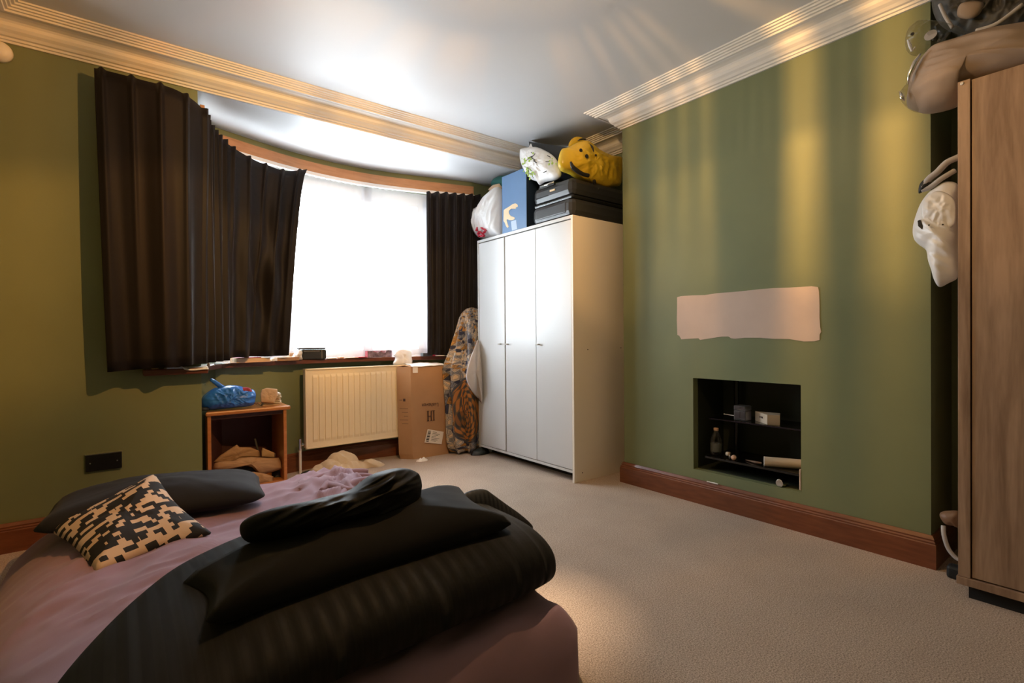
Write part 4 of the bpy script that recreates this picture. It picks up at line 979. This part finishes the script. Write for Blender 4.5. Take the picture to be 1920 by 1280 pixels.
for (t0, h0), (t1, h1) in zip(nz_, nz_[1:]):
    xa, xb = lx(a.x, b.x, t0), lx(a.x, b.x, t1)
    mb.add([(xa, 3.842, ZS), (xb, 3.842, ZS), (xb, 3.842, ZS+h1), (xa, 3.842, ZS+h0), (xa, 3.846, ZS), (xb, 3.846, ZS), (xb, 3.846, ZS+h1), (xa, 3.846, ZS+h0)], [(0, 1, 2, 3), (7, 6, 5, 4), (3, 2, 6, 7), (0, 4, 5, 1)])
mb.build('front_wall', M['purplebox'], pcx)
MB().box((a.x, 3.846, ZS), (a.x+.003, 3.90, ZS+.048)).box((b.x-.003, 3.846, ZS), (b.x, 3.90, ZS+.052)).box((a.x, 3.897, ZS), (b.x, 3.90, ZS+.05)).build('side_wall', M['red'], pcx)
# white plastic over box and sill
wp = empty('plastic_sheet', (1.98, 3.75, BZ), 'white plastic packaging spread over the top of the cardboard box', 'plastic sheet')
def wpf(u, v):
    x = lx(1.832, 2.135, u); y = lx(3.645, 3.86, v); return Vector((x, y, BZ+.018+.006*nz((x*9, y*9, 0), 2, 4)+.024*v*(1-u)*0-.018*(1-v)**6+.01*math.exp(-((u-.55)/.2)**2)*v))
grid('spread_sheet', wpf, 30, 16, M['plastic_w'], wp, solid=.003)
puff('bunched_end', [U(x, y, 'Y', 3.80) for x, y in ((737, 683), (741, 672), (738, 664), (744, 655), (757, 653), (770, 656), (772, 668), (772, 682), (755, 686))], (0, -1, 0), .03, .02, M['plastic_w'], wp, M=56, rings=8, amp=.008, scale=30, ramp=.006, rscale=24)
tag(slab(MB(), (2.01, 3.735, ZS), .085, .05, .026, -.05).build('dark_carton', M['dark']), 'small dark carton on the sill right of the white plastic', 'carton')
tag(slab(MB(), (2.11, 3.735, ZS), .10, .06, .020, -.3).build('red_booklet', M['red_ink']), 'red booklet on the sill beside the small dark carton', 'booklet')
tag(slab(MB(), (2.12, 3.70, ZS), .09, .05, .006, -.2).build('torn_paper', M['paper']), 'torn white paper in front of the red booklet on the sill', 'paper')

# ------------------------------------------------------------------ on top of the white wardrobe
ZT = ZW
bgw = empty('carrier_bag', (2.40, 3.36, ZT), 'full white plastic bag with red lettering at the far end of the wardrobe top', 'plastic bag')
puff('bag_body', [U(x, y, 'X', 2.47) for x, y in ((884, 399), (889, 393), (905, 384), (914, 368), (921, 360), (934, 350), (940, 362), (944, 385), (944, 438), (930, 443), (914, 446), (902, 447), (893, 437), (888, 420), (887, 404))], (-1, 0, 0), .095, .12, M['plastic_w'], bgw, amp=.02, scale=10, ramp=.016, rscale=20, rdir=(0, -.3, 1), seed=3, M=170, rings=26)
puff('paper_packet', [U(x, y, 'X', 2.50) for x, y in ((917, 356), (921, 352), (928, 346), (941, 343), (942, 362), (935, 368), (928, 362), (921, 360))], (-1, 0, 0), .03, .04, M['beige_paper'], bgw, M=40, rings=6, smooth_out=False, p=5)
rl = MB()
for i, (x, y, w, h, r) in enumerate(((893, 429, 2.5, 10, .4), (896, 436, 2.5, 9, .5), (903, 428, 8, 2, .75), (907, 430, 8, 1.8, .8), (899, 435, 8, 2, .8), (903, 438, 8, 2, .9), (906, 435, 2, 6, .7), (901, 442, 7, 2.4, .5), (897, 442, 2.2, 5, .3), (905, 442, 2, 5, .5))):
    c = U(x, y, 'X', 2.375); ey = (U(x+1, y, 'X', 2.375)-c); ez = (U(x, y-1, 'X', 2.375)-c)
    cr, sr = math.cos(r), math.sin(r)
    a = ey*cr*w/2-ez*sr*w/2; b = ey*sr*h/2+ez*cr*h/2
    rl.prism([c-a*.7-b*.8, c+a*.7-b*.8, c+a*.7+b*.8, c-a*.7+b*.8], (.02, 0, 0))
rl.build('lettering', M['red_ink'], bgw)
tag(puff('teal_beanie', [U(x, y, 'X', 2.52) for x, y in ((922, 349), (923, 340), (930, 333), (943, 329), (960, 332), (962, 350), (940, 352))], (-1, 0, 0), .04, .04, M['teal'], M=40, rings=8), 'dark teal hat behind the blue box on the white wardrobe', 'hat')
# blue box
BQ = [U(943, 437, 'X', 2.375), U(990.5, 424, 'X', 2.375)]
by1, by0 = 3.165, 2.868; bz1 = 2.205
bbx = empty('blue_box', (2.5, 3.02, ZT), 'tall blue printed box with a cream arm drawing on the wardrobe top', 'box')
box('carton', (2.372, by0, ZT), (2.64, by1, bz1), [M['bluebox']], bbx, .002)
box('dark_side', (2.374, by0-.0015, ZT+.002), (2.638, by0-.0003, bz1-.002), M['bluedark'], bbx)  # near side covered in a darker navy than the front
f3 = lambda x, y: U(x, y, 'X', 2.3715)
arm = MB()
arm.prism([f3(880+x/10.667, 330+y/10.667) for x, y in ((690, 680), (730, 650), (800, 610), (860, 565), (920, 545), (960, 565), (975, 600), (955, 625), (930, 620), (940, 645), (905, 660), (890, 645), (880, 662), (850, 650), (815, 670), (790, 700), (795, 750), (830, 800), (880, 815), (910, 830), (905, 860), (860, 885), (800, 880), (760, 860), (745, 880), (770, 960), (790, 1010), (765, 1040), (735, 1000), (710, 930), (685, 900))], (-.001, 0, 0))
arm.build('arm_drawing', M['cream_ink'], bbx)
MB().prism([f3(958, 415), f3(968, 412), (f3(970, 429.5)), f3(960, 432)], (-.001, 0, 0)).build('price_sticker', M['pale_blue'], bbx)
# suitcase
su = empty('suitcase', (2.66, 2.60, ZT), 'black hard-shell suitcase lying flat at the near end of the wardrobe top', 'suitcase')
sx0, sx1, sy0, sy1 = 2.366, 2.93, 2.39, 2.80
box('lower_shell', (sx0, sy0, ZT+.004), (sx1, sy1, ZT+.125), M['suit'], su, .035)
box('upper_shell', (sx0+.004, sy0+.003, ZT+.140), (sx1, sy1-.003, ZT+.262), M['suit'], su, .04)
box('zip_band', (sx0+.010, sy0+.008, ZT+.118), (sx1-.01, sy1-.008, ZT+.146), M['blackplastic'], su, .02)
box('moulded_rib', (sx0-.003, sy0+.06, ZT+.03), (sx0+.01, sy1-.05, ZT+.10), M['suit'], su, .01)
MB().tube([(sx0-.004, 2.56, ZT+.255), (sx0-.004, 2.70, ZT+.255)], .008, 10).build('handle', M['metal'], su, smooth=True)
MB().box((sx0-.012, 2.55, ZT+.236), (sx0+.002, 2.71, ZT+.247)).build('handle_mount', M['blackplastic'], su)
MB().box((sx0-.003, 2.555, ZT+.20), (sx0+.003, 2.605, ZT+.212)).build('badge', M['cream_ink'], su)
MB().box((sx0-.004, 2.62, ZT+.178), (sx0+.002, 2.76, ZT+.184)).build('groove_trim', M['blackplastic'], su)
MB().lathe((2.62, sy0, ZT+.215), [(.006, 0), (.006, .004), (.001, .005)], 10, ax=(0, -1, 0)).build('lock_stud', M['metal'], su)
# tree bag
tb = empty('carrier_bag', (2.42, 2.62, 2.03), 'white plastic bag printed with green trees on top of the black suitcase', 'plastic bag')
tbo = [(976, 283), (978, 279), (993, 276), (1007, 276), (1022, 282), (1035, 290), (1044, 300), (1048, 312), (1052, 324), (1050, 332), (1040, 338), (1022, 341), (1012, 347), (1009, 341), (996, 336), (986, 324), (980, 312), (976, 298)]
puff('bag_body', [U(x, y, 'X', 2.40) for x, y in tbo], (-1, -.25, 0), .06, .06, M['plastic_w'], tb, amp=.012, scale=12, ramp=.006, rscale=22, seed=6, M=140, rings=22)
MB().prism([U(x, y, 'X', 2.395) for x, y in ((991, 277), (995, 269), (998, 277))], (.006, 0, 0)).build('bag_handle', M['plastic_w'], tb)
tr = MB(); tl = MB(); rn = random.Random(3)
def on_tree(x, y):
    # push marks to the bag's bulging face
    c0x, c0y = 1010, 310; s = min(1, math.hypot((x-c0x)/36, (y-c0y)/34))
    return U(x, y, 'X', 2.40-.06*(1-s*s)**.5-.014)
for bx, by, dirs in ((1000, 292, ((-1, .8), (-.7, .3), (.3, -.5))), (990, 315, ((.2, 1), (-.6, -.3), (.7, .6))), (996, 325, ((.4, 1), (-.5, .1)))):
    for dx, dy in dirs:
        a = on_tree(bx, by); b = on_tree(bx+dx*11, by+dy*9); tr.tube([a, b], .0022, 5)
for i in range(46):
    cx, cy = rn.choice(((991, 297), (990, 318), (998, 326), (1036, 303), (985, 300)))
    x = cx+rn.gauss(0, 4.5); y = cy+rn.gauss(0, 4); p = on_tree(x, y); s = .005+.004*rn.random()
    tl.lathe(p, [(s, 0), (s, .002)], 6, ax=(-1, -.2, 0))
for (x, y, r) in ((983, 283, .4), (994, 284, .9), (1000, 298, .9), (1003, 303, .7), (1029, 293, .5), (1026, 303, 0), (1022, 322, -.5)):
    a = on_tree(x-3, y-3*math.sin(r)); b = on_tree(x+3, y+3*math.sin(r)); tr.tube([a, b], .003, 5)
tr.build('tree_print', M['black_ink'], tb); tl.build('leaf_print', M['green_ink'], tb, kind='stuff')
# yellow bag
yb = empty('carrier_bag', (2.55, 2.44, 2.03), 'bright yellow plastic bag with black smiling faces on the suitcase', 'plastic bag')
ybo = [(1048, 306), (1050, 288), (1054, 279), (1065, 276), (1078, 269), (1092, 264), (1102, 265), (1112, 272), (1125, 282), (1146, 292), (1165, 296), (1168, 310), (1166, 330), (1163, 347), (1150, 350), (1139, 352), (1124, 348), (1105, 342), (1085, 334), (1068, 324), (1057, 320), (1052, 316)]
YP = 2.43
puff('bag_body', [U(x, y, 'Y', YP) for x, y in ybo], (-.25, -1, 0), .07, .10, M['plastic_y'], yb, amp=.012, scale=10, ramp=.009, rscale=16, seed=9, M=160, rings=24, center=U(1105, 308, 'Y', YP))
puff('bag_handle', [U(x, y, 'Y', 2.52) for x, y in ((1066, 275), (1068, 266), (1074, 259), (1082, 256), (1092, 258), (1096, 264), (1085, 268), (1076, 274))], (0, -1, 0), .012, .02, M['plastic_y'], yb, M=40, rings=6)
fc = MB()
def on_y(x, y, e=.012):
    s = min(1, math.hypot((x-1105)/60, (y-308)/44)); return U(x, y, 'Y', YP-.07*(1-s*s)**.5-e)
for x, y, r in ((1089, 282, .0125), (1100, 293, .0135), (1117, 291, .007)):
    fc.lathe(on_y(x, y), [(r, 0), (r, .003)], 14, ax=(-.2, -1, 0))
def arc(pts, rs, e=.012):
    q = catmull([on_y(x, y, e) for x, y in pts], 6); m_ = len(q)
    L_ = []
    for i in range(m_):
        t = i/(m_-1)*(len(rs)-1); j = min(int(t), len(rs)-2); L_.append(lx(rs[j], rs[j+1], t-j))
    fc.tube(q, L_, 8)
arc([(1070, 303), (1074, 313), (1082, 320), (1092, 326), (1103, 329)], [.006, .014, .015, .013, .014])
arc([(1103, 268), (1110, 275), (1113, 284)], [.002, .007, .003])
arc([(1083, 264), (1090, 261), (1098, 261)], [.002, .006, .004], .0)
for x, y in ((1114, 341), (1143, 347)): arc([(x, y-3), (x+1, y+3)], [.011, .012], -.006)
fc.build('face_print', M['black_ink'], yb)
dbx = [U(991, 265, 'X', 2.47), U(1066, 276, 'X', 2.47), U(1066, 326, 'X', 2.47), U(1001, 332, 'X', 2.47)]
tag(MB().prism(dbx, (.17, 0, -.01)).build('flat_box', M['dark'], None, bevel=.003), 'dark charcoal flat box standing behind the tree-printed bag', 'box')

# ------------------------------------------------------------------ on and beside the oak wardrobe
XR = 2.52
rol = empty('bagged_pillow', (2.55, .30, ZO), 'rolled taupe pillow in clear plastic sagging over the oak wardrobe top', 'bagged pillow')
ro = [(1700, 196), (1690, 190), (1693, 176), (1705, 160), (1718, 130), (1735, 105), (1752, 90), (1790, 78), (1840, 62), (1900, 50), (1990, 40), (2060, 60), (2060, 100), (1990, 118), (1920, 138), (1860, 154), (1806, 172), (1795, 190), (1770, 203), (1735, 211), (1712, 207)]
def rollpt(x, y): return U(x, y, 'X', XR-.02)
puff('pillow_roll', [rollpt(x, y) for x, y in ro if x > 1699], (-1, 0, .15), .10, .10, M['beigeroll'], rol, M=170, rings=24, amp=.016, scale=8, ramp=.012, rscale=15, rdir=(0, 1, .2), center=rollpt(1830, 125))
puff('plastic_end', [rollpt(x, y) for x, y in ((1690, 190), (1692, 176), (1700, 162), (1710, 150), (1722, 165), (1728, 200), (1722, 210), (1706, 206))], (-1, 0, 0), .06, .06, M['film'], rol, M=120, rings=18, amp=.01, scale=20, ramp=.012, rscale=30)
gl = MB()
gl.tube([rollpt(1736, 112)-Vector((.07, 0, 0)), rollpt(1726, 128)-Vector((.07, 0, 0)), rollpt(1716, 150)-Vector((.07, 0, 0)), rollpt(1712, 168)-Vector((.065, 0, 0))], [.004, .010, .008, .002], 8)
gl.tube([rollpt(1694, 178)-Vector((.05, 0, 0)), rollpt(1700, 190)-Vector((.055, 0, 0)), rollpt(1703, 196)-Vector((.05, 0, 0))], [.003, .008, .002], 8)
gl.build('plastic_crease', M['chrome'], rol, smooth=True)
cb2 = empty('clear_bag', (2.54, .52, 1.98), 'empty clear plastic bag with black dots above the taupe pillow roll', 'plastic bag')
puff('bag_body', [U(x, y, 'X', XR+.02) for x, y in ((1700, 95), (1697, 80), (1702, 60), (1715, 46), (1732, 40), (1755, 41), (1790, 48), (1812, 60), (1800, 76), (1770, 84), (1745, 88), (1725, 92), (1712, 104))], (-1, 0, .1), .05, .05, M['film'], cb2, M=140, rings=20, amp=.012, scale=14, ramp=.014, rscale=26)
dd = MB()
for x, y, r in ((1711, 64, .006), (1761, 76, .005)): dd.lathe(U(x, y, 'X', XR-.06), [(r, 0), (r, .003)], 12, ax=(-1, 0, 0))
dd.build('black_dot', M['black_ink'], cb2)
MB().lathe(U(1745, 66, 'X', XR-.03), [(.020, 0), (.020, .002)], 20, ax=(-1, 0, .2)).build('round_sticker', M['greycloth'], cb2)
MB().tube([U(1702, 75, 'X', XR-.03), U(1706, 85, 'X', XR-.035), U(1710, 96, 'X', XR-.03)], [.003, .006, .004], 8).tube([U(1710, 96, 'X', XR-.03), U(1716, 88, 'X', XR-.03)], .003, 6).build('plastic_crease', M['paper'], cb2)
db2 = empty('dust_sack', (2.66, .15, ZO+.15), 'dark smoky plastic sack heaped at the top right under the ceiling', 'plastic sack')
puff('sack_body', [U(x, y, 'X', 2.62) for x, y in ((1752, 30), (1748, -10), (1770, -60), (1900, -90), (2040, -60), (2050, 20), (1960, 52), (1880, 60), (1820, 66), (1775, 56))], (-1, 0, 0), .05, .10, M['greyplastic'], db2, M=180, rings=28, amp=.025, scale=9, ramp=.022, rscale=16, seed=4)
st = MB(); st.tube(catmull([U(1762, 8, 'X', 2.555), U(1772, 30, 'X', 2.55), U(1786, 52, 'X', 2.55)], 5), [.006]*11, 8); st.tube(catmull([U(1918, 8, 'X', 2.54), U(1870, 44, 'X', 2.535), U(1830, 58, 'X', 2.54)], 5), [.008]*11, 8)
st.build('drawstring', M['greycloth'], db2, smooth=True)
puff('packed_cloth', [U(x, y, 'X', 2.555) for x, y in ((1795, 30), (1800, 8), (1825, 2), (1845, 6), (1835, 28), (1815, 36))], (-1, 0, 0), .02, .02, M['beigeroll'], db2, M=40, rings=6)
# hanging white bag
hb = empty('hanging_bag', (2.53, .53, 1.14), 'stuffed white drawstring bag hanging in the gap beside the oak wardrobe', 'bag')
XH = 2.535
puff('bag_body', [U(x, y, 'X', XH) for x, y in ((1795, 345), (1775, 340), (1758, 348), (1740, 362), (1727, 380), (1718, 402), (1712, 425), (1713, 446), (1722, 458), (1737, 470), (1741, 490), (1747, 508), (1753, 528), (1762, 538), (1778, 531), (1797, 518), (1800, 480), (1800, 420), (1799, 370))], (-1, 0, 0), .055, .05, M['plastic_w'], hb, M=160, rings=26, amp=.010, scale=13, ramp=.009, rscale=24, rdir=(0, .6, .5), seed=5)
puff('flap', [U(x, y, 'X', XH-.045) for x, y in ((1728, 385), (1735, 370), (1755, 358), (1775, 362), (1790, 375), (1793, 395), (1790, 420), (1775, 430), (1755, 433), (1738, 425), (1729, 408))], (-1, 0, .1), .009, .01, M['plastic_w'], hb, M=90, rings=14, amp=.006, scale=16, ramp=.004, rscale=26)
MB().tube(catmull([(2.56, YO+.006, 1.645), U(1794, 296, 'X', XH), U(1775, 305, 'X', XH-.01), U(1758, 322, 'X', XH-.02), U(1742, 335, 'X', XH-.02), U(1730, 352, 'X', XH-.02)], 6), [.012]*31, 10).tube(catmull([U(1790, 320, 'X', XH), U(1765, 335, 'X', XH-.02), U(1745, 350, 'X', XH-.02), U(1728, 356, 'X', XH-.02)], 6), [.010]*19, 10).build('strap', M['greycloth'], hb, smooth=True)
puff('strap_end', [U(x, y, 'X', XH-.02) for x, y in ((1722, 362), (1724, 346), (1734, 336), (1746, 342), (1738, 354), (1730, 360))], (-1, 0, 0), .012, .01, M['bag_black'], hb, M=36, rings=5)
MB().lathe(U(1742, 422, 'X', XH-.072), [(.003, 0), (.003, .003)], 8, ax=(-1, 0, 0)).lathe(U(1768, 421, 'X', XH-.072), [(.003, 0), (.003, .003)], 8, ax=(-1, 0, 0)).build('stud', M['black_ink'], hb)
MB().prism([U(x, y, 'X', XH-.05) for x, y in ((1721, 414), (1726, 412), (1732, 426), (1729, 430), (1722, 424))], (-.004, 0, 0)).build('tag', M['black_ink'], hb)
al_ = empty('sports_shoe', (2.62, .52, .0), 'dusky trainer on the floor of the gap beside the oak wardrobe', 'shoe')
puff('upper', [U(x, y, 'X', 2.60) for x, y in ((1762, 968), (1764, 960), (1778, 957), (1800, 960), (1803, 990), (1790, 986), (1772, 982))], (-1, 0, 0), .03, .03, M['tan'], al_, M=40, rings=6)
MB().tube(catmull([U(1769, 985, 'X', 2.60), U(1770, 1003, 'X', 2.59), U(1778, 1028, 'X', 2.59), U(1792, 1045, 'X', 2.59), U(1803, 1050, 'X', 2.59)], 5), .008, 8).build('strap', M['greycloth'], al_, smooth=True)
MB().box((2.57, .475, .0), (2.62, .53, .05)).build('sole', M['bag_black'], al_, bevel=.01)

# ------------------------------------------------------------------ niche contents
ns2 = empty('shelf_unit', (2.78, 1.36, NZ0), 'two-tier black glass shelf unit inside the chimney niche', 'shelf unit')
zu = U(1440, 797, 'X', 2.70).z; zl = .272
box('shelf', (2.70, NY0+.012, zu-.008), (2.93, NY1-.06, zu), M['blackglass'], ns2, .001)
box('shelf', (2.66, NY0+.012, zl-.012), (2.93, NY1-.06, zl), M['blackglass'], ns2, .001)
for yy in (NY0+.05, NY1-.12):
    MB().tube([(2.90, yy, NZ0+.004), (2.90, yy, .70)], .015, 12).build('post', M['blackplastic'], ns2)
def at(x, y, X): return U(x, y, 'X', X)
jz = zu
a = at(1378, 785, 2.76); b = at(1407, 785, 2.76); jc = (a.y+b.y)/2; jr = abs(a.y-b.y)*.38
jb = empty('acrylic_jar', (2.76, jc, jz), 'small clear square jar on the upper glass shelf of the niche', 'jar')
box('jar_body', (2.76-jr, jc-jr, jz), (2.76+jr, jc+jr, jz+.055), M['jar'], jb, .004); box('jar_lid', (2.76-jr, jc-jr, jz+.056), (2.76+jr, jc+jr, jz+.082), M['jar'], jb, .004)
tag(MB().tube([at(1358, 776, 2.74), at(1377, 779, 2.735)], .0022, 6).lathe(at(1358, 776, 2.74), [(.001, -.004), (.005, 0), (.001, .004)], 8).build('cotton_bud', M['label']), 'thin cotton bud on the shelf poking out left of the clear jar', 'cotton bud')
a = at(1416, 780, 2.80); b = at(1440, 787, 2.725); c = at(1461, 787, 2.75)
cx0 = [Vector((2.80, a.y, jz)), Vector((2.715, b.y, jz)), Vector((2.745, c.y-.006, jz)), Vector((2.83, c.y+.03, jz))]
cbx = empty('cream_carton', (2.77, b.y, jz), 'small cream carton with faint dark print on the niche upper shelf', 'carton')
MB().prism(cx0, (0, 0, .052)).build('carton_body', M['cream_card'], cbx, bevel=.001)
mid = cx0[0].lerp(cx0[1], .5)+Vector((0, 0, .030)); rt = (cx0[1]-cx0[0]).normalized(); nn_ = Vector((rt.y, -rt.x, 0)); nn_ = nn_ if nn_.x < 0 else -nn_
for k_, w_ in ((-.013, .010), (.006, .016)):
    o_ = mid+nn_*.001+rt*k_; MB().prism([o_+Vector((0, 0, -.005)), o_+rt*w_+Vector((0, 0, -.005)), o_+rt*w_+Vector((0, 0, .004)), o_+Vector((0, 0, .005))], nn_*.0008).build('dark_print', M['ink'], cbx)
bz0 = zl
q = at(1343, 860, 2.74)
bt = empty('water_bottle', (2.74, q.y, bz0), 'clear plastic bottle with pale red cap standing at the left of the niche', 'bottle')
MB().lathe((2.74, q.y, bz0), [(.028, 0), (.030, .006), (.030, .07), (.029, .085), (.020, .115), (.012, .132), (.012, .140)], 20).build('bottle_body', M['jar'], bt, smooth=True)
MB().lathe((2.74, q.y, bz0), [(.0315, .018), (.0318, .02), (.0318, .066), (.0315, .068)], 20).build('label', M['bottle_label'], bt, smooth=True)
MB().lathe((2.74, q.y, bz0+.138), [(.014, 0), (.014, .014), (.012, .016)], 16).build('cap', M['flesh'], bt, smooth=True)
q = at(1366, 850, 2.72)
tag(MB().tube([(2.72, q.y+.010, bz0+.020), (2.715, q.y-.010, bz0+.022)], .011, 12).build('foam_cap', M['cream_card'], smooth=True), 'small cream cap lying right of the clear bottle in the niche', 'cap')
q = at(1368, 865, 2.70)
tag(MB().tube([(2.70+.016*math.cos(t), q.y+.012*math.cos(t), bz0+.014+.013*math.sin(t)) for t in [2*PI*i/16 for i in range(17)]], .0022, 6).build('metal_ring', M['metal'], smooth=True), 'thin silver ring in front of the small cream cap in the niche', 'ring')
q = at(1376, 872, 2.69)
tag(MB().lathe((2.70, q.y+.004, bz0+.014), [(.006, 0), (.013, .004), (.014, .018), (.012, .026), (.001, .027)], 16, ax=(-1, -.4, 0)).build('makeup_sponge', M['flesh'], smooth=True), 'peach blender sponge at the front of the niche lower shelf', 'sponge')
a = at(1430, 868, 2.68); b = at(1500, 862, 2.73)
tb2 = empty('white_tube', (2.70, (a.y+b.y)/2, bz0), 'white cylindrical canister lying on its side on the niche lower shelf', 'canister')
pa = Vector((2.685, a.y-.008, bz0+.0255)); pb_ = Vector((2.775, NY0+.03, bz0+.0255))
MB().tube([pa, pb_], .025, 24).build('tube_body', M['cream_card'], tb2, smooth=False)
MB().tube([pa+(pa-pb_).normalized()*.004, pa], .0258, 24).build('end_cap', M['paper'], tb2)
tag(MB().tube([at(1398, 862, 2.72), at(1415, 866, 2.70), at(1427, 868, 2.69)], [.002, .007, .006], 8).build('makeup_brush', M['tan'], smooth=True), 'slim tan brush lying between the sponge and white canister', 'brush')
q = at(1462, 905, 2.655)
cn = empty('foil_tin', (2.66, q.y, NZ0), 'small silver tin on its side on the niche floor below the canister', 'tin')
tz = NZ0+.0205
MB().tube([(2.652, q.y, tz), (2.69, q.y-.01, tz)], .020, 24).build('tin_body', M['chrome'], cn)
MB().lathe((2.651, q.y, tz), [(.019, 0), (.017, .002), (.013, .0008), (.007, .002), (.001, .001)], 24, ax=(-1, .1, 0)).build('tin_lid', M['metal'], cn, smooth=True)
a = at(1500, 880, XC); b = at(1501, 920, XC)
tag(MB().box((XC-.002, NY0+.002, b.z+.004), (XC+.02, NY0+.008, a.z)).build('plaster_chip', M['plaster']), 'narrow strip of bare plaster at the right edge of the niche', 'plaster strip')
a = at(1324, 903, XC-.02); b = at(1345, 907, XC-.02)
tag(MB().tube([(XC-.012, a.y, .137), (XC-.012, b.y, .137)], .0035, 8).build('white_stick', M['paper']), 'little white stick lying on top of the skirting below the niche', 'stick')
